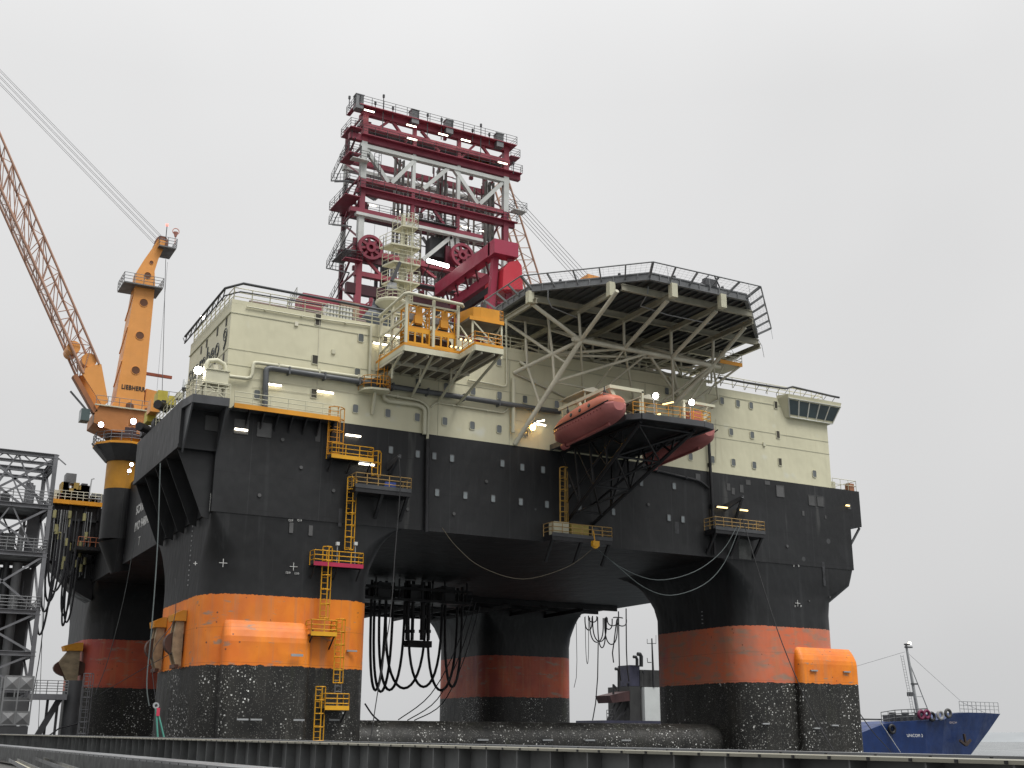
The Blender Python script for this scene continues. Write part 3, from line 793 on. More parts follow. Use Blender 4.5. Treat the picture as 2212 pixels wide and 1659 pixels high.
tr.build('frame', cream, EP)
# small round balcony with the reel, left of the platform
def winch(x, lab):
    t = thing('cable_hoist', lab, 'hoist', (x, 90.6, Zp), 'amber winch frames', local=True); t['_o'] = (0, 0, 0)
    return t
def build_winch(t):
    b = MB()
    for sx in (-1.0, 1.0):
        for sy in (-.8, .8): b.beam((sx, sy, 0), (sx, sy, 4.2), .12)
    for sy in (-.8, .8): b.beam((-1, sy, 4.1), (1, sy, 4.1), .1); b.beam((-1, sy, 2.15), (1, sy, 2.15), .12); b.beam((-.95, sy, 1.9), (-.35, sy, 3.0), .1); b.beam((.95, sy, 1.9), (.35, sy, 3.0), .1)
    for sx in (-1, 1): b.beam((sx, -.8, 4.1), (sx, .8, 4.1), .1)
    b.box(-.3, .3, -.86, -.7, 2.4, 4.1)
    for i in range(6): b.beam((-.95+i*.35, -.6, 3.5), (-.8+i*.35, .6, 4.0), .05)
    b.build('upper_frame', cream if False else yorange, t)
    c = MB()
    c.box(-1.08, 1.08, -.95, -.85, 1.65, 2.05); c.box(-1.08, 1.08, -.95, -.85, .45, .75)
    for x in (-1.02, -.36, .34, 1.02): c.box(x-.07, x+.07, -.96, -.84, .4, 1.7)
    c.box(-1.05, 1.05, .8, .9, .3, 2.0); c.box(-1.1, 1.1, -.9, .9, .1, .25)
    c.build('cage', mat('amber_bright', (.78, .36, .02), .45, var=.1), t)
    d_ = MB(); d_.tube((-.85, 0, 1.15), (.85, 0, 1.15), .55, 16); d_.build('drum', mat('drum_brown', (.07, .03, .012), .6), t)
    e_ = MB(); e_.box(-.45, .3, -1.0, -.7, 2.5, 3.2); e_.build('motor_cover', yorange, t)
    MB().box(-.45, .4, -.75, -.2, 2.05, 2.45).build('gearbox', louv, t)
    MB().box(-.9, .5, -.3, .5, 3.0, 3.6).build('panel', greyl, t)
t1 = winch(39.45, 'amber winch frame on the left side of the winch platform'); build_winch(t1)
t2 = dup(t1, (41.95, 90.6, Zp), 0, 'amber winch frame on the right side of the winch platform, beside the walkway')
BL = thing('balcony', 'small rounded cream balcony with a hose reel, low on the left of the winch platform', 'platform', (37.3, YF, 29.6), 'access platforms on the deckhouse')
fp = [(36.3, YF), (36.4, 94.5), (36.9, 94.0), (38.5, 93.8), (38.8, 94.2), (38.8, YF)]
MB().prism([(x, y, 29.5) for x, y in fp], (0, 0, .18)).build('floor', cream, BL)
MB().rail([(x, y, 29.7) for x, y in fp], 1.1, .8, 3, .03).build('railing', yorange, BL)
MB().disc((37.7, 94.7, 30.3), (.3, 1, 0), .5, .5, 14).build('hose_reel', blk, BL)
MB().tube((37.6, YF-.8, 29.5), (37.7, YF-.1, 27.6), .16, 8).build('strut', cream, BL)
LG = MB().ladder((37.9, 94.4, 30), (38.1, 94.6, Zp+.6), .6, (1, 0, 0), cage=(0, -1, 0))
single(LG, 'caged_ladder', yorange, 'short caged amber ladder from the round balcony up to the winch platform', 'ladder', 'caged ladders on the platform')

# ================================================================== lifeboat station
LS = thing('lifeboat_station', 'black platform on a triangular black truss carrying the lifeboats', 'platform', (60.4, 88.7, 26), None)
Zl = 27.0
P4 = [(56.3, YF), (56.3, 82.6), (57.2, 81.6), (63.6, 81.2), (64.9, 81.6), (64.9, YF)]
MB().prism([(x, y, Zl-.35) for x, y in P4], (0, 0, .35)).build('floor', mat('station_black', (.022, .023, .025), .5, var=.3), LS)
eg = MB()
for (x, y), (x2, y2) in zip(P4, P4[1:]): eg.beam((x, y, Zl-.22), (x2, y2, Zl-.22), .3, .52)
eg.build('edge_beam', greyd, LS)
MB().rail([(64.8, 88, Zl), (64.8, 81.7, Zl), (62.6, 81.3, Zl)], 1.1, 1.0, 3, .035).build('railing', yellow, LS)
MB().rail([(62.4, 81.3, Zl), (56.6, 82.0, Zl)], 1.1, 1.1, 3, .03).build('railing', yorange, LS)
bks = MB()
for x in (57.4, 63.2):
  wx = 58.0 if x < 60 else 60.9
  lx_ = lambda y: x+(wx-x)*(y-82.2)/(YF-82.2)
  lz_ = lambda y: 26.3+(19.7-26.3)*(y-82.2)/(YF-82.2)
  MB().tube((x, 82, 26.4), (x, YF, 26.4), .16, 8).build('truss_tube', blk, LS)
  MB().tube((x, 82.2, 26.3), (wx, YF, 19.7), .18, 8).build('truss_tube', blk, LS)
  MB().tube((x, 85.6, 26.3), (wx, YF, 21.6), .12, 8).build('truss_tube', blk, LS)
  ys_ = (85.0, 87.8, 90.4, 93.0)
  for k_, y in enumerate(ys_):
      MB().tube((lx_(y), y, lz_(y)), (x, y, 26.4), .11, 6).build('truss_tube', blk, LS)
      MB().tube((lx_(y), y, lz_(y)), (x, y+2.4, 26.4), .10, 6).build('truss_tube', blk, LS)
for y in (82.4, 86.4, 90.4, 94.0):
  t_ = (y-82.2)/(YF-82.2); a_ = (57.4+.6*t_, y, 26.3-6.6*t_); b_ = (63.2-2.3*t_, y, 26.3-6.6*t_)
  MB().tube(a_, b_, .11, 6).build('truss_tube', blk, LS)
  if y < 94:
      t2 = (y+4-82.2)/(YF-82.2); MB().tube(a_, (63.2-2.3*t2, y+4, 26.3-6.6*t2), .10, 6).build('truss_tube', blk, LS); MB().tube(b_, (57.4+.6*t2, y+4, 26.3-6.6*t2), .10, 6).build('truss_tube', blk, LS)
dv = MB()   # davits: boxed cream arms
for x in (56.0, 64.9):
    for y in (83.2, 88.4):
        dv.prism([(x+.3, y-.15, Zl), (x+.8, y-.15, Zl), (x-.9, y-.15, Zl+2.5), (x-1.3, y-.15, Zl+2.5)], (0, .3, 0)) if x < 60 else dv.prism([(x-.6, y-.15, Zl), (x-.1, y-.15, Zl), (x+1.3, y-.15, Zl+2.2), (x+.9, y-.15, Zl+2.2)], (0, .3, 0))
dv.box(54.75, 54.95, 82.8, 91.6, Zl+2.3, Zl+2.6); dv.box(54.9, 58.4, 82.9, 83.1, Zl+2.35, Zl+2.65); dv.box(62.6, 66.2, 82.7, 82.95, Zl+2.05, Zl+2.3)
dv.box(58.2, 58.4, 82.9, 83.1, Zl, Zl+2.5); dv.box(62.6, 62.8, 82.7, 82.9, Zl, Zl+2.1)
dv.box(66.0, 66.2, 82.8, 91.6, Zl+2.0, Zl+2.3)
dv.build('davit_frame', cream, LS)
rf_ = MB()
rf_.prism([(59.2, 84.6, Zl+2.6), (60.2, 84.6, Zl+2.95), (61.3, 84.6, Zl+2.55), (61.3, 84.6, Zl+2.45), (59.2, 84.6, Zl+2.5)], (0, 5, 0))
rf_.prism([(55.9, 89.0, Zl+3.9), (57.0, 89.0, Zl+4.3), (58.6, 89.0, Zl+3.85), (58.6, 89.0, Zl+3.75), (55.9, 89, Zl+3.8)], (0, 4.5, 0))
rf_.build('shelter_roof', creamd, LS)
pk = MB()
for x, y, h_ in ((56.2, 89.2, 3.8), (56.2, 93.2, 3.8), (58.4, 89.2, 3.8), (61.1, 84.8, 2.5), (59.3, 84.8, 2.5)): pk.beam((x, y, Zl), (x, y, Zl+h_), .1)
pk.build('shelter_posts', cream, LS)
bx = MB(); bx.box(58.4, 59.9, 86, 88.5, Zl, Zl+1.3); bx.box(60.5, 62.6, 87, 90, Zl, Zl+2.0); bx.build('lockers', louv, LS)
MB().disc((64.0, 83.2, Zl+.7), (0, 0, 1), .9, 1.2, 14).build('life_raft_canister', dred, LS)
st2 = MB(); st2.beam((60, 83, Zl), (61.5, 91, Zl+3.4), .9, .14); st2.build('inclined_ladder', creamd, LS)

def make_boat(loc, label):
    t = thing('lifeboat', label, 'lifeboat', loc, 'enclosed lifeboats hanging at the station', local=True)
    Ln = 10.6; kx, kz = .84, .84
    def sec(s):   # s 0 stern .. 1 bow: half width, sheer z, keel z, canopy z
        b = 1.62*(1-abs(2*s-.92)**3.6*.62) if s > .46 else 1.62*(1-(abs(.46-s)/.46)**3*.22)
        if s > .9: b *= 1-(s-.9)*5.5
        sheer = .15+.45*(abs(s-.42)/.58)**2; keel = -1.35+(.95*((s-.72)/.28)**2 if s > .72 else 0)+(.45*((.18-s)/.18) if s < .18 else 0)
        can = 1.75*(1-abs((s-.38)/.62)**2.6*.75) if s > .38 else 1.75*(1-abs((.38-s)/.38)**3*.35)
        return max(b, .12)*kx, sheer*kz, keel*kz, max(can, sheer+.25)*kz
    hull = []; cano = []
    ss = [0, .02, .06, .12, .2, .3, .4, .5, .6, .7, .78, .85, .91, .95, .98, 1.0]
    for s in ss:
        b, sh, ke, ca = sec(s); y = -Ln/2+Ln*s
        if s < .06: k_ = (.06-s)/.06; b *= 1-.48*k_**2; ca = sh+(ca-sh)*(1-.45*k_**2); ke = ke+.35*k_**2
        n = 9
        lowr = [(b*math.cos(a)**.75, ke+(sh-ke)*(1-math.sin(a)**.9)) for a in [PI/2*k/n for k in range(n+1)]]
        hh = [Vector((x, y, z)) for x, z in lowr]+[Vector((-x, y, z)) for x, z in reversed(lowr[:-1])]
        hh[0].z = sh; hull.append(hh)
        up = [(b*.97*math.cos(a)**.62, sh+(ca-sh)*math.sin(a)**.85) for a in [PI/2*k/n for k in range(n+1)]]
        cano.append([Vector((x, y, z)) for x, z in up]+[Vector((-x, y, z)) for x, z in reversed(up[:-1])])
    m = MB(); m.loft(hull, caps=True, sm=True); m.build('hull', dred2, t)
    m = MB(); m.loft(cano, caps=True, sm=True); m.build('canopy', dred, t)
    m = MB()
    for sx in (1, -1):
        m.pipe([Vector((sx*(sec(s)[0]+.03), -Ln/2+Ln*s, sec(s)[1])) for s in ss], .06, 5)
    m.build('fender', blk, t)
    m = MB(); m.box(-.1, .1, -Ln/2+1.6, Ln/2-1.4, -1.3, -1.05); m.build('keel', dred2, t)
    m = MB(); m.disc((0, Ln/2-1.6, -1.2), (0, 1, 0), .34, .6, 14, .22); m.build('propeller_ring', dred2, t) 
    m = MB(); m.box(-.4, .4, -3.6, -2.4, 1.2, 1.62); m.build('steering_dome', dred, t)
    m = MB()
    for s in (.22, .34, .46, .58):
        b, sh, ke, ca = sec(s); y = -Ln/2+Ln*s
        for sx in (1, -1): m.box(sx*b*.80-.08, sx*b*.80+.08, y-.28, y+.28, sh+(ca-sh)*.45, sh+(ca-sh)*.45+.14)
    m.build('reflective_stripe', whitep, t)
    m = MB()
    for sx in (1, -1):
        for s in [.1+.045*k_ for k_ in range(19)]:
            b, sh, ke, ca = sec(s); y = -Ln/2+Ln*s; m.box(sx*b*1.0-.05, sx*b*1.0+.05, y-.03, y+.03, sh-.38, sh-.30)
    m.build('grab_beads', mat('bead_red', (.22, .04, .04), .5), t)
    for s in (.26, .40, .54):
        b, sh, ke, ca = sec(s); y = -Ln/2+Ln*s
        for sx in (1, -1): m = MB(); m.disc((sx*b*.95, y, sh+(ca-sh)*.38), (sx, 0, .35), .17, .12, 12); m.build('porthole', glassd, t)
    m = MB(); m.box(-.5, .5, -1.2, 0, 1.18, 1.36); m.box(-.45, .45, 1.4, 2.3, 1.14, 1.3); m.build('roof_hatch', dred, t)
    m = MB(); m.box(-.42, .42, -3.62, -3.58, 1.36, 1.56); m.box(-.36, .36, -2.42, -2.38, 1.36, 1.56); m.build('dome_window', glassd, t)
    m = MB()
    for y in (-3.2, 3.0): m.beam((0, y, 1.1), (0, y, 2.4), .08); m.disc((0, y, 1.9), (1, 0, 0), .2, .1, 10)
    m.build('lifting_hook', greyd, t)
    return t
b1 = make_boat((54.4, 86.2, 26.9), 'red enclosed lifeboat hanging on the left side of the station, fully in view')
b1.rotation_euler = (math.radians(-3.0), 0, 0)
b2 = dup(b1, (66.6, 89.6, 26.9), 0, 'red enclosed lifeboat half hidden behind the right end of the station')
b2.rotation_euler = (math.radians(-3.0), 0, 0)

# ================================================================== derrick
DR = thing('drilling_derrick', 'tall red and white drilling derrick tower rising behind the deckhouse', 'derrick', (57, 128.5, 36.2))
YD, YB = 125.0, 131.0
def DV(x, y, Y=YD): return V(x, y, 'y', Y)
XA, XB = 46.3, 67.3
def hb(z, h, m, Y=YD, x0=XA, x1=XB, dpt=.7, name='cross_beam'):
    return MB().box(x0, x1, Y-dpt/2, Y+dpt/2, z-h/2, z+h/2).build(name, m, DR)
Zs = [DV(775, 236).z, DV(765, 259).z, DV(762, 295).z, DV(775, 386).z, DV(770, 411).z, DV(776, 455).z, DV(785, 545).z, DV(785, 594).z]
hb(Zs[0]-.25, .75, redl); hb(Zs[0]-2.1+.2, .5, red, YD+1.5); hb(DV(830, 283).z, .65, redl); hb(Zs[2], .8, red, YD, XA-1.5, XB+1.6)
hb(Zs[2]-.95, .5, white); hb(Zs[3], .55, redl, YD, dpt=.55); hb(Zs[4], .62, red, YD, XA-.3, XB+.8, .6); hb(Zs[5]-.1, .6, red, YD-.1, XA-1, XB-4)
hb(Zs[5]-.62, .38, white, YD-.3, XA-.3, XB-4); hb(Zs[6], .7, redl, YD, XA-.5, XB); hb(Zs[7], .6, redl, YD, XA, XB)
zb7 = DV(785, 628).z; hb(zb7, 1.3, mat('black_maroon', (.05, .006, .012), .5), YD, XA-1, XB)
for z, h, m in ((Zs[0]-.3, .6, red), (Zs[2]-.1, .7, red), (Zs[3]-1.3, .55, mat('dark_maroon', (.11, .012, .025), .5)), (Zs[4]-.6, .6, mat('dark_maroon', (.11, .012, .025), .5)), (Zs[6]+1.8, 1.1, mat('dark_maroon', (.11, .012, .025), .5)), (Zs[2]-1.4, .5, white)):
    hb(z, h, m, YB)
legs = MB
ztop = Zs[0]+.5; zb = 37.0
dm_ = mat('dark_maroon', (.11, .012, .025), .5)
for x in (XA+.5, 53.6, 59.9, XB-.5):
    for Y in (YD, YB):
        w_ = .72 if Y == YD else .5
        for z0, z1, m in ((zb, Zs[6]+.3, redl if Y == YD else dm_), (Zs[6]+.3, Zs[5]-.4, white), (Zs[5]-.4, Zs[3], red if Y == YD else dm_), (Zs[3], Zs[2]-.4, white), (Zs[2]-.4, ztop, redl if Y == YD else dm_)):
            wd = w_*(.62 if x in (53.6, 59.9) else 1)
            MB().box(x-wd/2, x+wd/2, Y-wd/2, Y+wd/2, z0, z1).build('leg', m, DR)
def diag(pa, pb, m, w_=.32, Y=YD, name='diagonal_brace'): return MB().beam(pa, pb, w_, w_, (0, 1, 0)).build(name, m, DR)
c1 = lambda x, y, Y=YD: V(697.3+.1352*x, 200.1+.1352*y, 'y', Y)
c2 = lambda x, y, Y=YD: V(909.5+.1352*x, 230.4+.1352*y, 'y', Y)
c3 = lambda x, y, Y=YD: V(697.3+.1352*x, 412.3+.1352*y, 'y', Y)
c4 = lambda x, y, Y=YD: V(909.5+.1462*x, 424.4+.1462*y, 'y', Y)
for a, b in ((c1(1050, 460), c1(820, 620)), (c1(1110, 460), c1(1340, 790)), (c2(0, 390), c2(290, 720)), (c2(870, 600), c2(590, 860)), (c2(950, 600), c2(1170, 900))): diag(a, b, redl)
for a, b in ((c1(640, 830), c1(1040, 1440)), (c1(1090, 1450), c1(1480, 1070)), (c1(1600, 1540), c2(430, 990)), (c2(520, 990), c2(900, 1560)), (c2(930, 1560), c2(1330, 1190))): diag(a, b, white, .5)
for a, b in ((c3(640, 1040), c3(960, 1390)), (c4(0, 1040), c4(220, 1210)), (c4(190, 210), c4(440, 560)), (c4(0, 230), c4(190, 60))): diag(a, b, redl if b.z < 60 else red)
diag(c4(440, 600), c4(20, 940), white, .5); diag(c4(440, 600), c4(470, 880), white, .5)
for a, b in ((c1(930, 680, YB), c1(1040, 850, YB)), (c1(1100, 960, YB), c1(1260, 1180, YB)), (c3(640, 30, YB), c3(830, 140, YB)), (c3(830, 140, YB), c3(930, 60, YB)), (c4(20, 600, YB), c4(150, 800, YB)), (c4(530, 260, YB), c4(610, 340, YB)), (c4(610, 340, YB), c4(700, 260, YB))): diag(a, b, dm_ if a.z > 70 or a.x < 57 and a.z < 60 and False else greyl)
# side bracing of the left tower, stairs and platforms
sb = MB()
zz = zb
k = 0
while zz < ztop-4:
    for x in (XA+.4, XB-.4):
        a, b = (YD, YB) if k % 2 else (YB, YD)
        sb.beam((x, a, zz), (x, b, zz+4.2), .2); sb.beam((x, YD, zz+4.2), (x, YB, zz+4.2), .2)
    zz += 4.2; k += 1
sb.build('side_bracing', red, DR)
dgr = mat('guide_grey', (.24, .24, .225), .5, var=.3)
for x in (52.6, 58.6, 65.6):
    g_ = MB()
    for dx, ww in ((-.65, .2), (-.1, .22), (.45, .18)): g_.beam((x+dx, 127, 40 if x > 53 else 47), (x+dx, 127, Zs[2]-.5), ww, .5)
    zz = 48
    while zz < Zs[2]-1: g_.beam((x-.7, 127.2, zz), (x+.6, 127.2, zz+.9), .12); zz += 1.1
    g_.build('guide_rail', dgr, DR)
# lattice of conductor ladders between legs (light, open)
for x0_, x1_ in ((54.4, 56.4), (57.4, 59.2), (60.9, 63.2), (64.0, 66.6)):
    lt = MB(); zz = 44
    for x in (x0_, x1_): lt.tube((x, 128.5, 38), (x, 128.5, Zs[2]-1), .14, 5)
    while zz < Zs[2]-2:
        lt.tube((x0_, 128.5, zz), (x1_, 128.5, zz+1.3), .05, 4, cap=False); lt.tube((x1_, 128.5, zz), (x0_, 128.5, zz+1.3), .05, 4, cap=False); lt.tube((x0_, 128.5, zz), (x1_, 128.5, zz), .05, 4, cap=False); zz += 1.3
    lt.build('lattice_mast', mat('rusty_grey', (.34, .31, .27), .6, var=.3), DR)
# walkways
def walk(x0, x1, y0, y1, z, m=red, h=1.1, r=.035, name='walkway', sides='fblr'):
    f = MB(); f.box(x0, x1, y0, y1, z-.1, z); o = f.build(name, m, DR)
    R_ = MB(); c = {'f': [(x0, y0, z), (x1, y0, z)], 'b': [(x0, y1, z), (x1, y1, z)], 'l': [(x0, y0, z), (x0, y1, z)], 'r': [(x1, y0, z), (x1, y1, z)]}
    for s in sides: R_.rail(c[s], h, 1.6, 3, r)
    R_.build('railing', greyd, o); return o
walk(XA-.7, XB+.6, YD-1.2, YD+1.0, Zs[0]+.2, redl, 1.15)
walk(XA-1.2, XA-.7, YD-1.0, YD+2.2, Zs[0]+.1, red)
walk(XA-.5, XB, YD+.8, YD+1.4, Zs[0]-2.1, greyd, .9, sides='f')
walk(XA-1.7, XA-.2, YD-1.0, YD+2.4, Zs[2]+.9, red); walk(XA-1.7, XA-.2, YD-1.0, YD+2.4, Zs[2]-2.6, red)
walk(XA, XB+1.6, YD-.9, YD-.36, Zs[2]+.4, red, sides='fr'); walk(XB, XB+1.4, YD-.6, YB-2, Zs[2]+2.8, red)
walk(XA-1.3, XA+.9, YD-1.2, YD-.2, Zs[3]+2.2, white); walk(XB, XB+1.9, YD-1.6, YD-.2, Zs[4]+1.8, white)
walk(XA-2.0, XA, YD-1, YB-1.5, Zs[4]-1.2, red); walk(XA, XB+1, YD-.8, YD-.35, Zs[4]+.35, red, sides='fr')
walk(XA, XB-4, YD+.5, YD+2.5, Zs[5]+.5, red, sides='fb'); walk(XA, XB, YB-1.6, YB-.4, Zs[2]-3.4, dm_, sides='f')
walk(XA-1.5, XA, YD-.5, YD+4, Zs[6]-.2, grey); walk(XA-1.8, XA+.4, YD-1.6, YD-.4, Zs[7]+1.2, red)
walk(54.2, 59.4, YD-1.2, YD-.3, Zs[7]-.2, greyd, sides='f'); walk(54.2, 59.6, YD-.8, YD+1.2, Zs[5]+.4, greyd, sides='fb')

# stairs zigzag on the left side
sz = MB(); zz = zb+1; k = 0
while zz < Zs[2]-3:
    a, b = (YD-.5, YB+.5) if k % 2 else (YB+.5, YD-.5)
    sz.beam((XA-.8, a, zz), (XA-.8, b, zz+3.0), .08, .16); sz.rail([(XA-1.3, a, zz), (XA-1.3, b, zz+3.0)], 1.0, 1.3, 2, .03); sz.beam((XA-1.3, a, zz), (XA-1.3, b, zz+3.0), .06, .16); zz += 3.0; k += 1
sz.build('stairs', greyd, DR)
ld = MB(); ld.ladder((XA+2.1, YD-.5, Zs[3]), (XA+2.1, YD-.5, Zs[2]-2), .6, (1, 0, 0), cage=(0, -1, 0)); ld.build('caged_ladder', greyd, DR)
# crown blocks (grey boxes on the top railing), light masts
for px, py in ((777, 222), (897, 255), (971, 277), (1080, 306)):
    p = DV(px, py-2, YD-1.0); cb = MB(); cb.box(p.x-.5, p.x+.5, p.y-.1, p.y+.9, p.z-.9, p.z+.95)
    cb.box(p.x-.58, p.x+.58, p.y-.15, p.y+.95, p.z+.95, p.z+1.05); cb.build('crown_box', grey, DR)
for px, py, h in ((755, 210, 1.6), (829, 207, 4.6), (811, 222, 1.5), (849, 233, 1.6), (924, 248, 3.2), (954, 258, 2.9), (1039, 270, 4.2), (1021, 281, 1.6), (1057, 290, 1.6), (1109, 352, 1.6)):
    p = DV(px, py, YD-.9); b = MB(); b.tube(p, p-Vector((0, 0, h)), .06, 5); b.tube(p+Vector((0, 0, .15)), p-Vector((0, 0, .25)), .15, 6); b.build('antenna', greyd, DR)
# sheave wheels
for (x, y) in ((760, 905), ):
    pass
for px, py in ((800, 535), (998, 552)):
    p = DV(px, py, YD-.9); ww = MB(); ww.disc(p, (0, 1, 0), 1.6, .5, 26, 1.25); ww.disc(p, (0, 1, 0), .65, .6, 16, .3)
    for k in range(8):
        a = k*PI/4+.2; ww.beam(p+Vector((math.cos(a)*.6, 0, math.sin(a)*.6)), p+Vector((math.cos(a)*1.6, 0, math.sin(a)*1.4)), .3, .3, (0, 1, 0))
    ww.build('sheave_wheel', red, DR)
    MB().box(p.x-1.9, p.x+1.9, p.y+.8, p.y+1.1, p.z-1.6, p.z+1.3).build('wheel_housing', dm_, DR)
for px in (814, 826, 833, 838):
    p = DV(px, 560, YD+2); MB().beam((p.x, p.y, p.z+.5), (p.x, p.y, zb), .35, .4).build('standpipe', blk, DR)
# machinery clutter between legs
random.seed(3)
cl = MB()
for _ in range(70):
    x = random.choice((random.uniform(54, 59.5), random.uniform(60.2, 66.8), random.uniform(46.8, 48.5))); z = random.choice((random.uniform(Zs[7]-7, Zs[6]), random.uniform(Zs[5]+1, Zs[3]), random.uniform(Zs[2], Zs[0])))
    y = random.uniform(YD+1, YB-.5); s_ = random.uniform(.08, .3); MB().box(x-s_, x+s_, y-.2, y+.2, z-s_*random.uniform(.5, 3), z+s_).build('machinery_box', red, DR)
cl = MB()
for _ in range(90):
    cl = MB()
    x = random.uniform(54, 67); z = random.uniform(zb, Zs[2]); y = random.uniform(YD+1, YB-.5); L_ = random.uniform(.5, 2.5)
    if random.random() < .5: cl.tube((x, y, z), (x, y, z+L_*1.6), .10, 4)
    else: cl.tube((x, y, z), (x+L_, y, z), .09, 4)
    cl.build('service_pipe', random.choice((red, redl, white, greyl, dm_)), DR)
MB().box(56.6, 59.0, YD+.6, YD+2.4, Zs[5]-3.6, Zs[5]-1.0).build('drive_box', greyd, DR)
ya = MB(); 
for _ in range(14):
    x = random.uniform(61.5, 65); z = random.uniform(Zs[2]+.6, Zs[2]+3); ya.box(x-.3, x+.3, YD+1, YD+1.6, z-.25, z+.25)
ya.build('gear_block', mat('ochre_gear', (.32, .17, .03), .6, var=.4, rust=.3), DR)
rd = MB()
for x in (47.6, 49.3, 51.0, 62.5, 64): rd.tube((x, YD+1.5, Zs[5]), (x-.3, YD+1.5, Zs[7]), .02, 4)
rd.build('wire_ropes', wirem, DR)
# drill floor house and pipe handling deck around the feet
df = MB(); df.box(50, 66.5, YD-3, YB+3, 36.2, zb+1.6); df.build('drill_floor', dm_, DR)
df = MB()
for x in np.arange(50.5, 66, 1.1): df.beam((x, YD-3.1, 38.6), (x, YD-3.1, 42.0+random.random()), .25)
df.box(50, 66, YD-3.2, YD-2.9, 42, 42.3); df.build('wind_wall_posts', red, DR)

# ================================================================== gantry crane in front of the derrick
GC = thing('gantry_crane', 'heavy crimson gantry with a long box girder in front of the derrick', 'gantry crane', (64, 116, 36.2))
gm = mat('crimson', (.36, .035, .075), .42, var=.08)
xg = 56.7
pn = V(1068, 524, 'x', xg); gz = pn.z-.9
gy0, gy1 = pn.y, V(949, 620, 'x', xg).y; xr_ = V(1120, 535, 'y', pn.y-1.2).x
MB().box(xg-.6, xg+.5, gy0, gy1, gz-.75, gz+.8).build('girder', gm, GC)
MB().box(xg-.6, xr_, gy0-1.2, gy0+.4, gz-.85, gz+.85).build('end_frame', gm, GC)
MB().box(xg+.6, xg+1.5, gy0+1, gy1-2, gz-2.9, gz-1.7).build('lower_girder', gm, GC)
MB().box(xg+.6, xg+1.3, gy0+1.5, gy1-3, gz-4.3, gz-3.4).build('trolley_rail', blk, GC)
for a, b in (((xg+.2, gy0+.2, gz-.8), (xg-.6, 109.5, 37)), ((xr_-.5, gy0-.2, gz-.8), (xr_+.4, 111.5, 37))): MB().beam(a, b, .7, .7).build('leg', gm, GC)
MB().beam((xg+.8, gy0+.3, gz-6), (xg+.8, gy0+6, gz-9), .4, .5).build('tie', gm, GC)
bxr = MB(); bxr.prism([V(x, y, 'y', gy0-1.0) for x, y in ((1086, 625), (1130, 625), (1127, 574), (1119, 562), (1100, 566), (1088, 580))], (0, 4.5, 0)); bxr.build('machine_house', redb, GC)
MB().box(xg+.5, xg+3, gy0+6, gy0+10, gz-8.5, gz-5).build('trolley', dm_, GC)
for y in np.linspace(gy0+2, gy1-2, 5): MB().beam((xg, y, gz-.8), (xg+.8, y+.6, gz-2.2), .2).build('web_post', dm_, GC)

# ================================================================== pipe bridge on the left roof
PB = thing('pipe_bridge', 'long red pipe handling bridge on the roof left of the derrick', 'pipe bridge', (39, 112, 36.2))
z1 = V(640, 625, 'y', 110).z
xl = V(635, 620, 'y', 110).x; xr = V(822, 672, 'y', 110).x
MB().box(xl+1.0, xr+.5, 110, 112.5, z1-2.0, z1-.2).build('girder', redl, PB)
MB().box(xl+1, xr, 111, 115, z1-5.2, z1-2.6).build('lower_girder', red, PB)
fw_ = MB(); fw_.box(xl, xr+.6, 108.9, 110, z1-2.5, z1-2.35); fw_.build('walkway', greyd, PB)
MB().rail([(xl, 112, z1-2.4), (xl, 108.9, z1-1.4)], 1.2, .8, 3, .04).build('railing', greyl, PB)
MB().rail([(xl+.6, 113, z1-.4), (xr-2, 113, z1-.4)], .9, 1.2, 2, .03).build('railing', greyl, PB)
ft = MB()
for x in (xl+6.6, xl+8.3): ft.beam((x, 109.4, 36.2), (x, 109.6, z1+.4), .35)
for i in range(4): ft.beam((xl+6.6, 109.4, 37+i*1.8), (xl+8.3, 109.4, 38.6+i*1.8), .15)
ft.build('support_frame', red, PB)
MB().box(xl+4.9, xl+6.9, 109.2, 109.9, z1-2.2, z1-.6).build('cabinet', mat('tan_box', (.30, .20, .14), .6), PB)
PR_ = MB()
for i in range(9):
    for j in range(3): PR_.tube((26+j*.3, 98.2+i*.45, 36.5+j*.34), (42.5, 98.2+i*.45, 36.5+j*.34), .17, 6)
single(PR_, 'pipe_stack', mat('rusty_pipe', (.17, .13, .11), .6, var=.3, rust=.4), 'stack of rusty grey pipes on the roof behind the railing', 'pipe stack')
for k, (px, lab) in enumerate(((715, 'white caged tank on the roof edge, left one of two'), (742, 'white caged tank on the roof edge, right one of two'))):
    p = V(px, 697 + k*5, 'y', 97.6); t = thing('caged_tank', lab, 'tank', (p.x, 97.6, ZR), 'white caged tanks on the roof')
    MB().box(p.x-.62, p.x+.62, 97.1, 98.2, ZR+.15, ZR+1.75).build('tank', mat('tank_white', (.75, .76, .74), .5, var=.03), t)
    b = MB()
    for i in range(5): x = p.x-.64+i*.32; b.tube((x, 97.05, ZR+.1), (x, 97.05, ZR+1.8), .025, 4)
    for i in range(4): b.tube((p.x-.66, 97.05, ZR+.3+i*.45), (p.x+.66, 97.05, ZR+.3+i*.45), .025, 4)
    b.build('cage', greyd, t)
p = V(815, 690, 'y', 98.5)
single(MB().loft([[Vector((p.x+r*math.cos(a*PI/8), 98.8+r*math.sin(a*PI/8), z)) for a in range(16)] for z, r in ((ZR, 1.5), (ZR+1.6, 1.5), (ZR+3.0, .45), (ZR+3.4, .4))], sm=False), 'dark_cone_tank', mat('slate_tank', (.06, .07, .085), .5), 'dark slate blue cone shaped hopper on the roof beside the mast', 'hopper')

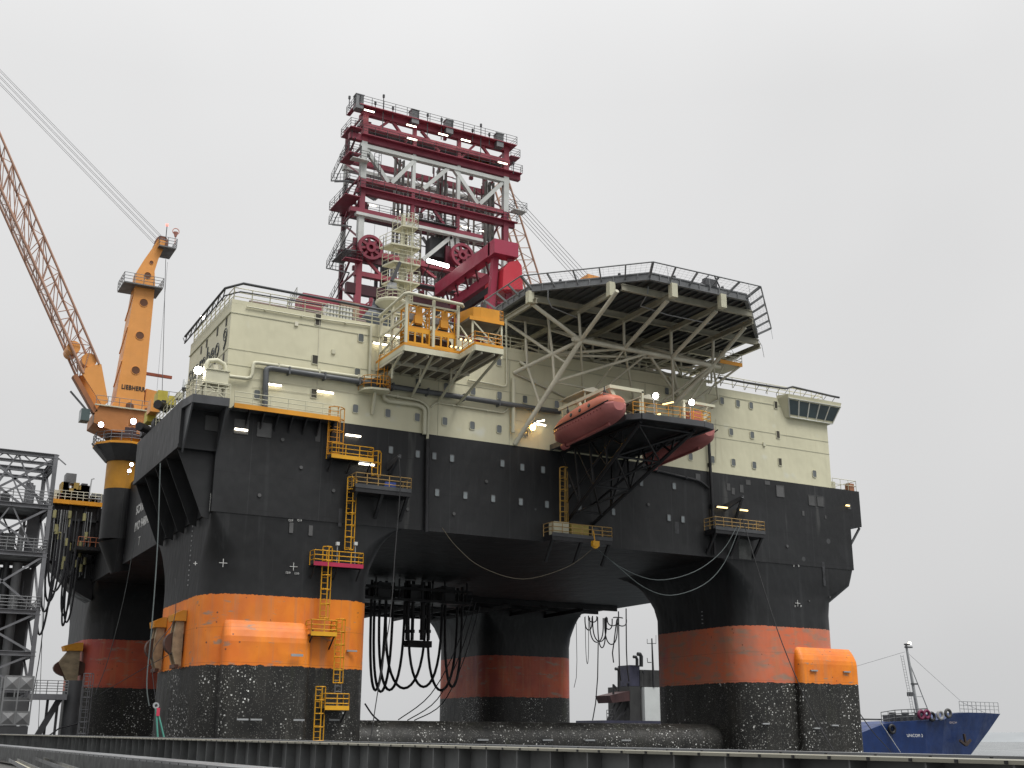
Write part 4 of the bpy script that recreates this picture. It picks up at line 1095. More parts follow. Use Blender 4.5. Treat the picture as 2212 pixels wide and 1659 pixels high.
# ================================================================== cream radio mast
MA = thing('radio_mast', 'cream radio mast with stacked railed platforms in front of the derrick', 'mast', (41.2, 99, ZR))
mx, my = 41.3, 98.4
zf = lambda px, py: V(px, py, 'y', my).z
ztp = zf(873, 466)
MB().tube((mx, my, ZR), (mx, my, ztp), .30, 12, .22).build('pole', cream, MA)
MB().ladder((mx+.55, my-.3, ZR), (mx+.55, my-.3, ztp), .45, (1, 0, 0), cage=(0, -1, 0)).build('caged_ladder', cream, MA)
for py, w_, dx in ((497, .95, .2), (540, 1.75, -.3), (577, 1.6, -.1), (617, 1.6, -.1), (664, 1.2, -.4)):
    z = zf(870, py); f = MB()
    pts_ = [(mx+dx-w_, my+.9, z), (mx+dx-w_*.7, my-.9, z), (mx+dx+w_*.0, my-1.0, z), (mx+dx+w_, my-1.0, z), (mx+dx+w_, my+.9, z)]
    f.prism(pts_, (0, 0, .16)); o = f.build('platform', cream, MA)
    MB().rail([Vector(q)+Vector((0, 0, .16)) for q in pts_], 1.15, .9, 3, .035).build('railing', cream, o)
    MB().tube((mx, my, z-1.1), (mx+dx-w_*.6, my-.7, z), .05, 5).build('strut', cream, o); MB().tube((mx, my, z-1.1), (mx+dx+w_*.8, my-.8, z), .05, 5).build('strut', cream, o)
p = V(848, 640, 'y', my-.5)
LM = MB(); LM.tube((p.x, my-.4, ZR+.2), (p.x, my-.4, zf(848, 650)), .28, 12); LM.build('lamp_column', cream, MA)
q = V(845, 655, 'y', my-.4); cn = MB(); cn.loft([[Vector((q.x+r*math.cos(a*PI/8), my-.4+r*math.sin(a*PI/8), q.z+dz)) for a in range(16)] for dz, r in ((-1.6, .3), (-.2, 1.5), (0, 1.55), (.12, 1.5))]); cn.build('round_platform', cream, MA)
MB().rail([(q.x+1.5*math.cos(a*PI/4), my-.4+1.5*math.sin(a*PI/4), q.z+.1) for a in range(9)], 1.1, 1.2, 3, .03).build('railing', cream, MA)
MB().box(q.x-.35, q.x+.35, my-.8, my, q.z+1.4, q.z+2.0).build('camera_box', greyl, MA)
MB().beam((q.x-.2, my-.8, q.z+2.1), (q.x+.55, my-.9, q.z+4.1), .35, .3).build('camera_visor', greyd, MA)
MB().tube((mx-2.0, my, zf(825, 545)), (mx-2.0, my, zf(825, 510)), .04, 5).build('wind_vane', greyd, MA)
# ================================================================== front deck edge of the hull
WK = thing('hull_walkway', 'long amber edged walkway with railing along the dark hull top, left of the broad ladder', 'walkway', (29.5, 95.2, 26.2), 'access platforms on the hull')
MB().box(24.9, 34.2, 94.3, YF, 26.25, 26.4).build('floor', greyd, WK)
MB().box(24.9, 34.2, 94.22, 94.3, 26.2, 26.6).build('kick_plate', yorange, WK)
MB().rail([(24.9, 94.3, 26.4), (34.2, 94.3, 26.4)], 1.2, 1.6, 3, .035).build('railing', cream, WK)
bk = MB()
for i in range(7): bk.prism([(26.3+i*1.25, YF, 26.2), (26.3+i*1.25, 94.4, 26.2), (26.3+i*1.25, YF, 24.9)], (.1, 0, 0))
bk.build('brackets', blk, WK)
BC = thing('corner_balcony', 'black corner balcony at the left end of the hull carrying the cream cooler unit', 'balcony', (22.6, 94.5, 26), 'access platforms on the hull')
MB().prism([(20.9, YF, 25.9), (21.2, 93.2, 25.9), (24.2, 93.1, 25.9), (24.4, YF, 25.9)], (0, 0, .7)).build('floor', greyd, BC)
MB().rail([(20.9, YF, 26.6), (21.2, 93.3, 26.6), (24.2, 93.2, 26.6)], 1.2, .9, 3, .035).build('railing', cream, BC)
bk = MB()
for x in (21.2, 24.0): bk.prism([(x, YF, 25.9), (x, 93.3, 25.9), (x, YF, 22.2)], (.12, 0, 0))
bk.build('brackets', greyd, BC)
CU_ = thing('cooler_unit', 'cream boxed cooler unit on a trestle with a thick gooseneck pipe on top', 'cooler', (23.1, 94.3, 26.6))
MB().box(22.2, 24.1, 93.7, 95.0, 27.9, 29.0).build('housing', cream, CU_)
f = MB()
for x in (22.3, 24.0):
    for y in (93.8, 94.9): f.beam((x, y, 26.6), (x, y, 27.9), .14)
f.beam((22.3, 93.8, 26.7), (24.0, 93.8, 27.8), .1); f.beam((24.0, 93.8, 26.7), (22.3, 93.8, 27.8), .1); f.box(22.1, 24.2, 93.6, 95.1, 27.8, 27.95); f.box(22.1, 24.2, 93.6, 95.1, 29, 29.08)
f.build('trestle', cream, CU_)
MB().pipe([(22.3, 94.3, 28.9), (22.3, 94.3, 29.5), (22.5, 94.3, 29.9), (23.2, 94.3, 30.05), (23.8, 94.3, 29.8), (23.95, 94.3, 29.3), (23.95, 94.3, 28.9)], .2, 10).build('gooseneck_pipe', cream, CU_)
MB().tube((23.1, 94.3, 29), (23.1, 94.3, 29.6), .25, 10).build('valve', creamd, CU_)
# ---- ladders and landings down the hull (pixel pairs lie on the hull plane)
def FP(x, y, out=.6): return V(x, y, 'y', YF-out)
def ladder_t(top, bot, lab, m=yellow, cage=True, w=.55, cf=0.0, out=.45):
    a, b = FP(*top, out), FP(*bot, out); b.x = a.x; mb = MB()
    mb.ladder(a, b, w, (1, 0, 0), r=.045, cage=(0, -1, 0) if cage else None, cage_from=cf)
    return single(mb, 'caged_ladder' if cage else 'ladder', m, lab, 'ladder', 'caged ladders on the platform')
ladder_t((725, 883), (728, 985), 'broad caged ladder from the hull walkway down to the long amber landing', cage=True, w=.95, m=yorange)
ladder_t((811, 978), (813, 1030), 'small caged ladder at the right end of the long amber landing')
ladder_t((758, 1034), (748, 1189), 'tall yellow caged ladder down the dark hull to the magenta landing')
ladder_t((705, 1183), (696, 1337), 'yellow caged ladder from the magenta landing down over the orange band')
ladder_t((733, 1339), (731, 1476), 'yellow caged ladder on the lower half of the bright orange band')
ladder_t((731, 1476), (729, 1500), 'short grey ladder just above the lowest landing', m=galv, cage=False)
ladder_t((690, 1484), (687, 1600), 'lowest yellow caged ladder in the black barnacled zone')
def landing(x0p, x1p, yp, lab, depth=1.3, fm=yellow, rm=yellow, under=blk, braces=True, group='landings on the hull ladders', name='ladder_landing', hh=1.15):
    a = FP(x0p, yp, depth); b = FP(x1p, yp, depth); z = V((x0p+x1p)/2, yp, 'y', YF-depth).z
    t = thing(name, lab, 'landing', ((a.x+b.x)/2, YF-depth/2, z), group)
    MB().box(a.x, b.x, YF-depth, YF, z-.12, z).build('floor', under, t)
    MB().box(a.x-.03, b.x+.03, YF-depth-.05, YF-depth, z-.14, z+.2).build('kick_plate', fm, t)
    MB().rail([(a.x, YF, z), (a.x, YF-depth, z), (b.x, YF-depth, z), (b.x, YF, z)], hh, 1.1, 3, .04).build('railing', rm, t)
    if braces:
        k = MB(); n = max(2, int((b.x-a.x)/1.6)+1)
        for i in range(n):
            x = a.x+.15+(b.x-a.x-.3)*i/(n-1); k.beam((x, YF-depth+.1, z-.1), (x, YF, z-1.1), .1)
        k.build('brackets', under, t)
    return t, a.x, b.x, z
landing(716, 806, 990, 'long amber landing below the hull walkway')
landing(672, 727, 1370, 'yellow landing on the bright orange band')
landing(702, 753, 1530, 'lowest yellow landing in the black barnacled zone')
t, xa_, xb_, z_ = landing(678, 784, 1221, 'magenta edged landing with two lamp posts, above the orange band', fm=mat('magenta', (.42, .02, .07), .5), depth=1.1)
for px in (727, 766):
    p = FP(px, 1221, 1.0); q = FP(px, 1178, 1.0); MB().tube(p, (p.x, p.y, q.z), .045, 5).build('post', greyl, t); MB().box(p.x-.14, p.x+.14, p.y-.14, p.y+.14, q.z, q.z+.28).build('lamp_head', whitep, t)
def winch_landing(x0, x1, y, lab, depth=1.8):
    t, a, b, z = landing(x0, x1, y, lab, depth, fm=greyd, rm=mat('tan_rail', (.42, .27, .10), .5), braces=False, name='mooring_landing', group='mooring landings on the hull')
    k = MB()
    for x in (a+.2, (a+b)/2, b-.2): k.beam((x, YF-depth+.1, z-.2), (x, YF, z-2.3), .25)
    k.box(a, b, YF-depth, YF, z-.5, z-.12); k.build('brackets', blk, t); return t, a, b, z
tA, a_, b_, z_ = winch_landing(768, 888, 1055, 'dark mooring landing with a blue tarpaulin, left half of the hull')
MB().prism([(b_-2.3, 94.4, z_), (b_-1.4, 94.0, z_), (b_-1.3, 94.1, z_+.7), (b_-2.2, 94.4, z_+.75)], (.15, .7, 0)).build('tarpaulin', mat('blue_tarp', (.03, .07, .30), .6), tA)
tB, a_, b_, z_ = winch_landing(1546, 1652, 1146, 'dark mooring landing with two thick ropes, right half of the hull')
def bracket_arm(p0, p1, p2, lab):
    b = MB(); q = FP(*p1, 2.0); b.prism([F(*p0), F(*p0)-Vector((0, 0, .7)), q-Vector((0, 0, .15)), q+Vector((0, 0, .2))], (.2, 0, 0)); b.beam(F(*p2), q, .22)
    return single(b, 'bracket_arm', greyd, lab, 'bracket', 'rope bracket arms on the hull')
bracket_arm((836, 1000), (862, 986), (842, 1026), 'dark triangular bracket arm above the left mooring landing')
bracket_arm((1562, 1090), (1604, 1074), (1588, 1122), 'dark triangular bracket arm above the right mooring landing')
tC, a_, b_, z_ = winch_landing(1193, 1322, 1160, 'low mooring landing with cream winch boxes under the lifeboat station', 1.6)
MB().box(a_+.4, a_+2.0, YF-1.3, YF-.3, z_, z_+1.3).build('winch_box', cream, tC)
MB().box(a_+2.3, a_+4.2, YF-1.3, YF-.3, z_, z_+1.2).build('winch_box', mat('mustard', (.42, .33, .08), .5, rust=.2), tC)
MB().tube((a_+5.0, YF-1.3, z_+.6), (a_+5.0, YF-.2, z_+.6), .5, 12).build('winch_drum', greyd, tC)
ladder_t((1214, 1012), (1212, 1132), 'caged ladder in the shadow left of the lifeboat station truss', m=mat('shaded_yellow', (.40, .24, .04), .5))  # shade is put into this ladder's yellow
p = FP(1286, 1178, 2.2)
pb = MB(); pb.disc(p, (.3, 1, 0), .32, .3, 12); pb.box(p.x-.35, p.x+.35, p.y-.2, p.y+.2, p.z-.1, p.z+.4); pb.beam(p, (p.x, p.y+.3, p.z+1.4), .08)
single(pb, 'pulley_block', yellow, 'yellow pulley block hanging below the low mooring landing', 'pulley')

# ================================================================== fairleads on the left columns
def fairlead(y, x, z, lab, s=1.0, wheel=False):
    t = thing('fairlead', lab, 'fairlead', (x, y, z), 'chain fairleads on the left side', local=True)
    MB().prism([(0, -1.0, 2.2), (-1.0, -.9, 2.2), (-1.1, -.9, 2.7), (-.3, -.9, 3.1), (0, -1, 3.1)], (0, 1.9, 0)).build('head_bracket', yorange, t)
    cr_ = MB()
    for yy in (-.75, .45):
        cr_.prism([(-.1, yy, -1.5), (-.1, yy, 2.2), (-.75, yy, 2.2), (-1.25 if wheel else -.9, yy, .9), (-.9, yy, -.3), (-.5, yy, -1.5)], (0, .3, 0))
    cr_.build('cheek_plate', mat('fairlead_cream', (.36, .28, .18), .6, rust=.6, var=.3, scale=1.2), t)
    MB().disc((-.55, 0, .4), (0, 1, 0), .95, .8, 18).build('sheave', mat('brown_sheave', (.10, .045, .03), .5), t)
    MB().beam((-.5, -.9, -1.5), (-.5, .8, -1.5), .35, .3).build('foot', mat('brown_sheave', (.10, .045, .03), .5), t)
    return t
f1 = fairlead(102.4, 24.1, 7.0, 'rusty cream fairlead under an amber bracket on the bright orange column, nearer the corner')
f2 = dup(f1, (24.1, 109.6, 7.0), 0, 'rusty fairlead under an amber bracket at the far left edge of the bright orange column')
f3 = fairlead(152.6, 24.0, 7.2, 'big cream wheel fairlead on the far left column, above the quay walkway', wheel=True); f3.scale = (2.0, 1.1, 1.1)

# ================================================================== pedestal crane
PX, PY = 23.3, 133.0
CR1 = thing('pedestal_crane', 'tall orange pedestal crane with lattice boom raised to the left over the hull side', 'crane', (PX, PY, 17), 'pedestal cranes')
p_ = MB(); p_.tube((PX, PY, 20.3), (PX, PY, 25.8), 1.8, 28); p_.tube((PX+.75, PY, 16.9), (PX, PY, 20.3), 1.0, 28, 1.8); p_.build('pedestal_foot', M_DARK, CR1)
MB().tube((PX, PY, 25.8), (PX, PY, 33.2), 1.8, 28).build('pedestal', crane_y, CR1)
def cv(x, y, Y=PY-1.0): return V(x, y, 'y', Y)
pf = MB(); zr = cv(203, 950, PY-3).z
ring = [(PX+3.5*math.cos(a), PY+3.5*math.sin(a), zr) for a in [PI/5*k+.3 for k in range(10)]]
pf.prism(ring, (0, 0, .25)); pc = MB(); pc.loft([[Vector((PX+2*math.cos(a), PY+2*math.sin(a), zr-1.6)) for a in [PI/5*k+.3 for k in range(10)]], [Vector(q) for q in ring]])
pf.build('ring_platform', yorange, CR1); pc.build('ring_cone', greyd, CR1)
MB().rail([Vector(q)+Vector((0, 0, .25)) for q in ring], 1.1, 1.2, 3, .04, close=True).build('ring_railing', galv, CR1)
for a, b in (((198, 958), (233, 985)), ((216, 952), (240, 978))): MB().beam(cv(*a), cv(*b), .14).build('platform_strut', greyd, CR1)
zh0, zh1 = cv(230, 925).z, cv(230, 884).z
hx0, hx1 = cv(200, 900).x, cv(314, 900).x
hg = MB(); hg.prism([(hx0, PY-2.2, zh0+.2), (hx0+2.0, PY-2.2, zh0-.5), (hx1-.5, PY-2.2, zh0-.5), (hx1, PY-2.2, zh0+.4), (hx1, PY-2.2, zh1), (hx0+.4, PY-2.2, zh1), (hx0, PY-2.2, zh1-.8)], (0, 4.4, 0)); hg.build('slew_housing', mat('crane_brown', (.42, .17, .05), .5, var=.15), CR1)
MB().tube((PX, PY, zh0-.9), (PX, PY, zh0+.1), 2.3, 28).build('slew_ring', mat('slew_dark', (.05, .03, .035), .5), CR1)
MB().box(hx0-.1, hx1+.6, PY-2.5, PY-2.2, zh1-.02, zh1+.1).build('house_walkway', cream, CR1)
MB().rail([(hx0, PY-2.4, zh1+.1), (hx1+.5, PY-2.4, zh1+.1)], 1.0, 1.3, 2, .03).build('house_railing', galv, CR1)
# king post: two faces, tapered and bent at the top
yk0, yk1 = PY-1.6, PY+1.6
prof = [((236, 884), (313, 896)), ((250, 862), (311, 862)), ((291.7, 621), (335, 614)), ((296, 586), (334, 586)), ((312, 560), (342, 560)), ((329, 536), (352, 540)), ((342, 516), (358, 521))]
rg_ = []
for (ax, ay), (bx_, by) in prof:
    a = cv(ax, ay, yk0); b = cv(bx_, by, yk0); w_ = min(1.6, (b.x-a.x)*.55)
    rg_.append([Vector((a.x, yk0, a.z)), Vector((b.x, yk0, b.z)), Vector((b.x, yk0+w_*2, b.z)), Vector((a.x, yk0+w_*2, a.z))])
kp = MB(); kp.loft(rg_); kp.build('king_post', crane_o, CR1)
ho = mat('hole_shade', (.13, .05, .02), .6)
for x, y, r in ((280, 878, .5), (293, 800, .5), (302, 725, .5), (310.6, 654, .5), (319, 595, .42), (327, 567, .24)):
    p = cv(x, y, yk0); MB().disc((p.x, yk0, p.z), (0, 1, 0), r*.92, .06, 20).build('lightening_hole', ho, CR1); MB().disc((p.x, yk0, p.z), (0, 1, 0), r, .12, 24, r*.9).build('hole_rim', crane_o, CR1)
sd_ = MB(); a, b = cv(289.5, 635, yk0), cv(252, 852, yk0)
for i in range(3):
    t0, t1 = i/3, (i+.6)/3; q0, q1 = a.lerp(b, t0), a.lerp(b, t1); sd_.beam((q0.x-.03, yk0+.1, q0.z), (q1.x-.03, yk0+2.9, q1.z), .14)
sd_.build('side_bracing', crane_o, CR1)
p = cv(262, 839, yk0-.03); text('maker_lettering', 'LIEBHERR', .70, blackp, CR1, p, (1, 0, 0), (0, 0, 1), ext=.015, space=1.1, sx=.80, bold=.022)
for (x0p, x1p, yp, dd, lb_) in ((268, 354, 606, 2.4, 'post_platform'), (344, 382, 528, 2.2, 'head_platform')):
    a, b = cv(x0p, yp, yk0-.8), cv(x1p, yp, yk0-.8); o = MB().box(a.x, b.x, yk0-.8, yk0-.8+dd+1.4, a.z-.15, a.z).build(lb_, grey, CR1)
    MB().rail([(a.x, yk0+3, a.z), (a.x, yk0-.8, a.z), (b.x, yk0-.8, a.z), (b.x, yk0+3, a.z)], 1.1, 1.0, 3, .035).build('railing', galv, o)
a = cv(352, 520, yk0); MB().disc((a.x, yk0+.8, a.z), (0, 1, 0), .75, .9, 18).build('head_sheave', mat('sheave_rust', (.22, .09, .05), .5), CR1)
p = cv(361, 486, yk0); MB().tube(p, p-Vector((0, 0, 2.0)), .05, 5).build('light_pole', greyd, CR1); MB().disc(p, (0, 0, 1), .16, .2, 10).build('warning_light', lamp_r, CR1)
p = cv(380, 500, yk0); w_ = MB(); w_.disc(p, (0, 1, 0), .42, .08, 14, .34); w_.tube(p-Vector((0, 0, .5)), p-Vector((0, 0, 1.6)), .04, 4); w_.tube(p-Vector((0, 0, .1)), p-Vector((0, 0, .7)), .28, 8, .12); w_.build('windsock', mat('sock', (.55, .25, .2), .7), CR1)
# boom
YN, YFB = 131.0, 134.3
A0, A1 = V(-40, 196, 'y', YN), V(214, 786, 'y', YN)
C0, C1 = V(-40, 315, 'y', YN), V(180, 806, 'y', YN)
sh = Vector((0, YFB-YN, 0))
bm = MB()
for a, b, r in ((A0, A1, .14), (A0+sh, A1+sh, .14), (C0, C1, .17), (C0+sh, C1+sh, .14)): bm.tube(a, b, r, 8)
bm.build('boom_chord', boomc, CR1)
N = 15; lx = MB()
for i in range(N):
    t0, t1 = i/N, (i+1)/N
    a0, a1, c0_, c1_ = A0.lerp(A1, t0), A0.lerp(A1, t1), C0.lerp(C1, t0), C0.lerp(C1, t1)
    for q in (Vector(), sh):
        lx.tube(a0+q, c0_+q, .05, 5, cap=False); lx.tube(c0_+q if i % 2 else a0+q, a1+q if i % 2 else c1_+q, .055, 5, cap=False)
    for u, u1 in ((a0, a1), (c0_, c1_)):
        lx.tube(u, u+sh, .05, 5, cap=False); lx.tube(u+(sh if i % 2 else Vector()), u1+(Vector() if i % 2 else sh), .05, 5, cap=False)
lx.build('boom_lacing', boomc, CR1)
cw = MB()
cw.beam(C0+Vector((-.5, 1.4, .5)), C1+Vector((-.5, 1.4, .5)), .6, .04); cw.rail([C0+Vector((-.5, 1.1, .6)), C1+Vector((-.5, 1.1, .6))], .8, 1.2, 2, .02)
cw.build('boom_catwalk', boomc, CR1)
ft0, ft1 = V(226, 872, 'y', YN), V(205, 905, 'y', YN)
bf = MB(); bf.prism([A1, A1+Vector((.25, 0, 0)), V(234, 868, 'y', YN), V(222, 878, 'y', YN), V(172, 798, 'y', YN)], (0, .25, 0)); bf.prism([A1+sh, V(236, 870, 'y', YN)+sh, V(222, 878, 'y', YN)+sh, V(172, 798, 'y', YN)+sh], (0, .25, 0)); bf.build('boom_foot', crane_o, CR1)
bg_ = MB(); bg_.beam(V(160, 812, 'y', YN+.3), V(205, 892, 'y', YN+.3), .5, 1.0, (0, 1, 0)); bg_.beam(V(160, 812, 'y', YFB), V(205, 892, 'y', YFB), .5, 1.0, (0, 1, 0)); bg_.build('boom_heel', mat('heel_brown', (.30, .12, .05), .5), CR1)
for (x, y, r) in ((188, 785, .8), (155, 757, .7)):
    p = V(x, y, 'y', (YN+YFB)/2); MB().tube((p.x, YN+.2, p.z), (p.x, YFB-.2, p.z), r, 18).build('hoist_drum', crane_o, CR1)
bq = V(173, 880, 'y', YN); MB().box(bq.x+.1, bq.x+1.0, YN-.6, YN+.9, bq.z-1.5, bq.z-.2).build('operator_cab', mat('cab_green', (.07, .10, .10), .25), CR1)
MB().beam(V(152, 845, 'y', YN), V(195, 895, 'y', YN), .18).build('cab_strut', greyd, CR1)
cb = MB()
for f_ in (0, .14, .42, .55, .86, 1.0):
    cb.tube(V(-60, 88+f_*33, 'y', 132+f_*1.2), V(353-18*f_, 514+15*f_, 'y', 132+f_*1.2), .024, 4)
cb.build('pendant_rope', wirem, CR1)
cb = MB(); cb.tube(V(358, 560, 'y', 131), V(350, 856, 'y', 131), .035, 4); cb.tube(V(362, 566, 'y', 131), V(336, 880, 'y', 131), .015, 4); cb.build('hoist_rope', wirem, CR1)
a, b = cv(315, 807), cv(371, 817); MB().beam(a, (b.x, a.y, a.z-.05), .3, .32).build('service_boom', mat('rust_red', (.30, .07, .03), .5), CR1)
a = cv(318, 860); MB().prism([(a.x-.2, PY-1, a.z+1.1), (a.x+1.5, PY-1, a.z+.9), (a.x+1.5, PY-1, a.z-.8), (a.x-.2, PY-1, a.z-1.2)], (0, 2.4, 0)).build('winch_house', crane_o, CR1)
MB().rail([(a.x+1.4, PY-1.4, a.z-1.2), (a.x+4, PY-1.4, a.z-1.2)], 2.2, .9, 4, .035).build('rear_railing', galv, CR1)
# ---- equipment along the left deck edge
DE = thing('deck_machinery', 'yellow and black mooring machinery along the left deck edge below the orange crane', 'machinery', (22.6, 116, 26.7))
random.seed(11)
for x, y, s_, m in ((345, 862, .9, mat('ywl', (.55, .46, .06), .5)), (368, 868, .6, mat('ywl', (.55, .46, .06), .5)), (352, 876, .55, blk), (322, 902, .8, mat('ywl', (.55, .46, .06), .5)), (336, 918, .7, blk), (310, 935, .6, blk), (385, 856, .4, cream), (330, 880, .9, crane_o)):
    p = V(x, y, 'x', 21.6); MB().prism([(p.x-s_*.4, p.y-s_, p.z-s_*.7), (p.x-s_*.4, p.y+s_, p.z-s_*.7), (p.x-s_*.4, p.y+s_*.8, p.z+s_*.6), (p.x-s_*.4, p.y-s_*.9, p.z+s_*.7)], (s_, 0, 0)).build('housing', m, DE)
for x, y in ((352, 878), (312, 925)):
    p = V(x, y, 'x', 21.0); MB().tube((20.4, p.y-.5, p.z), (21.4, p.y+.5, p.z), .42, 14).build('roller', blk, DE)
MB().rail([(21.0, 96, 26.7), (21.0, 106, 26.7)], 1.1, 1.5, 3, .035).build('railing', cream, DE)
# hull side bulwark continues behind the crane
lb = MB(); 
# ================================================================== hose station far left
HS = thing('hose_station', 'amber decked hose station on a dark frame hanging off the far left of the hull', 'platform', (22, 150, 18))
ax_ = V(118, 1078, 'y', 150).x; zA = 27.3
MB().box(ax_-.3, 24.2, 149.6, 158, zA-.5, zA).build('deck', yorange, HS)
random.seed(5)
hm = [mat('ochre', (.36, .24, .06), .6, rust=.4), greyd, grey, creamd, mat('wine', (.20, .02, .05), .5), mat('ochre', (.36, .24, .06), .6, rust=.4)]
for i in range(16):
    x = random.uniform(ax_+.1, 23.8); s_ = random.uniform(.25, .8); MB().box(x-s_, x+s_, 149.9, 152, zA, zA+random.uniform(.6, 2.3)).build('machine_box', random.choice(hm), HS)
MB().box(19.7, 20.9, 150.2, 152, zA+2.2, zA+3.4).build('control_cabin', grey, HS)
MB().rail([(ax_-.3, 149.7, zA), (24, 149.7, zA)], 1.1, .7, 3, .04).build('railing', creamd, HS)
MB().pipe([(23.9, 149.6, zA+.4), (22.5, 149.6, zA+.4), (22.6, 149.6, zA+2.8), (22.9, 149.6, zA+2.9)], .09, 6).build('white_pipe', greyl, HS)
bd = MB()
for x in (ax_, 20.6, 22.4, 23.9): bd.box(x-.15, x+.15, 150, 150.4, 18, zA-.5)
for z in (25, 22.5, 20): bd.box(ax_, 24.2, 150, 150.3, z-.12, z+.12)
bd.prism([(ax_, 150.4, zA-.5), (24.2, 150.4, zA-.5), (24.2, 150.4, 15.5), (22.2, 150.4, 16.5), (ax_, 150.4, 20)], (0, 4, 0))
bd.build('frame', blk, HS)
for i in range(13):
    x = random.uniform(ax_, 23.4); zz = random.uniform(17, 20); MB().tube((x, 149.5, zz), (x, 149.5, 26), .07, 5).build('riser_pipe', random.choice((greyl, greyd, grey)), HS)
for i in range(18):
    x = random.uniform(ax_-.1, 22.8); zz = random.uniform(18.5, 25); MB().tube((x, 149.2, zz), (x, 149.2, zz+.9), .2, 8).build('float_collar', mat('dirty_yellow', (.30, .28, .13), .6, rust=.3, var=.3), HS)
MB().rail([(21.3, 146, 21.3), (24, 146, 21.3)], 1.1, .7, 2, .04).build('side_railing', mat('rust_rail', (.32, .10, .04), .6), HS)
MB().box(21.2, 24, 146, 150, 20.9, 21.3).build('side_floor', blk, HS)

# ================================================================== hanging hoses
def hoseU(p, q, drop, r=.13, m=None, n=18):
    P_ = []
    for i in range(n+1):
        t = i/n; x = p.lerp(q, .5-.5*math.cos(PI*t)); k = math.sin(PI*t)**.55
        x.z = p.z*(1-t)+q.z*t-drop*k; P_.append(x)
    return MB().pipe(P_, r, 7)
HG = 'black hoses hanging under the hull'
def hv(x, y, Y): return V(x, y, 'y', Y)
bx0, by0, ks = 758, 1121.8, .3106
for (a, b, yb, Y, lab) in ((150, 250, 1190, 128, 'thick black hose in a narrow loop, leftmost under the hull'), (172, 300, 1200, 129, 'thick black hose loop, second from the left under the hull'), (207, 382, 1188, 128.5, 'thick black hose loop reaching under the hanging riser frame'),
                     (252, 530, 1176, 130, 'wide thick black hose loop passing below the hanging riser frame'), (408, 640, 1166, 129, 'thick black hose loop right of the hanging riser frame'), (540, 745, 1190, 130, 'thick black hose loop crossing the left edge of the red far column'), (660, 778, 1166, 129, 'rightmost thick black hose loop, in front of the red far column')):
    p = hv(bx0+ks*a, 1240, Y); q = hv(bx0+ks*b, 1240, Y); p.z = q.z = 17.3
    zb2 = hv(bx0+ks*(a+b)/2, by0+ks*yb, Y).z
    single(hoseU(p, q, 17.3-zb2, .16), 'hanging_hose', hose_m, lab, 'hose', HG)
RF = thing('riser_frame', 'black bundle of riser pipes ending in a crossbar, hanging under the hull', 'riser frame', (50, 128, 6))
for x, w_ in ((395, 26), (430, 22), (498, 30), (541, 24), (375, 9), (565, 10)):
    p = hv(bx0+ks*x, 1330, 128); zl = hv(bx0+ks*x, by0+ks*(840 if w_ > 15 else 700), 128).z
    MB().tube((p.x, 128, zl), (p.x, 128, 17.5), w_*ks/2/20*1.15, 10).build('riser_pipe', blk, RF)
    for k in range(3): MB().disc((p.x, 128, zl+1+k*1.7), (0, 0, 1), w_*ks/2/20*1.7, .35, 10).build('collar', blk, RF)
a, b = hv(bx0+ks*385, by0+ks*842, 128), hv(bx0+ks*548, by0+ks*893, 128)
MB().box(a.x, b.x, 127.4, 128.6, b.z, a.z).build('crossbar', mat('crossbar_dark', (.035, .03, .03), .6), RF)
for (a, b, y0, yb, Y, lab) in ((163, 212, 640, 770, 150, 'left loop'), (188, 246, 640, 715, 148, 'short left loop'), (196, 290, 660, 855, 150, 'long left loop'), (216, 312, 650, 850, 148, 'inner long loop'), (300, 352, 640, 765, 150, 'short middle loop'), (318, 388, 640, 740, 149, 'middle loop'), (300, 388, 690, 870, 150, 'deep right loop'), (252, 306, 700, 893, 149, 'deepest loop'), (385, 450, 600, 742, 150, 'right loop'), (360, 424, 600, 682, 149, 'shortest right loop'), (165, 187, 660, 1005, 149, 'thin long loop')):
    thin = 'thin' in lab; Ux, Uy = 1212.7, 1121.8
    p = hv(Ux+ks*a, Uy+ks*y0, Y); q = hv(Ux+ks*b, Uy+ks*y0, Y); zb2 = hv(Ux+ks*(a+b)/2, Uy+ks*yb, Y).z; zt2 = 17.0; p.z = q.z = zt2
    single(hoseU(p, q, zt2-zb2, .045 if thin else .09), 'hanging_hose', hose_m, lab+' of the tangled hoses in the right gap under the hull', 'hose', HG)
for (pts_, r, lab) in (([(397, 640), (400, 860), (404, 1050), (414, 1125)], .09, 'straight black hose with a free end, left of the pair beside the ship mast'), ([(450, 620), (452, 900), (458, 1040), (470, 1127)], .09, 'straight black hose with a free end, right of the pair beside the ship mast'),
                       ([(385, 700), (365, 860), (355, 930), (363, 997)], .09, 'short black hose with a curved free end among the right hoses'), ([(103, 700), (108, 980), (104, 1100), (88, 1170)], .04, 'thin line hanging beside the far red column'), ([(256, 860), (252, 1100), (238, 1280), (217, 1398)], .08, 'black hose line with clamps reaching down to the brace tube')):
    single(MB().pipe([hv(1212.7+ks*x, 1121.8+ks*y, 149) for x, y in pts_], r, 6), 'hanging_line', hose_m, lab, 'hose', HG)
def ropepx(pts_, Y, r, m, name, lab, cat='rope', group=None, k=5):
    P_ = [V(x, y, 'y', Y if not isinstance(Y, (list, tuple)) else Y[i]) for i, (x, y) in enumerate(pts_)]
    out = []
    for i in range(len(P_)-1):     # catmull-rom
        a = P_[max(i-1, 0)]; b = P_[i]; c = P_[i+1]; d_ = P_[min(i+2, len(P_)-1)]
        for j in range(k):
            t = j/k; out.append(.5*((2*b)+(c-a)*t+(2*a-5*b+4*c-d_)*t*t+(3*b-a-3*c+d_)*t**3))
    out.append(P_[-1])
    return single(MB().pipe(out, r, 5), name, m, lab, cat, group)
RG = 'mooring ropes along the hull'
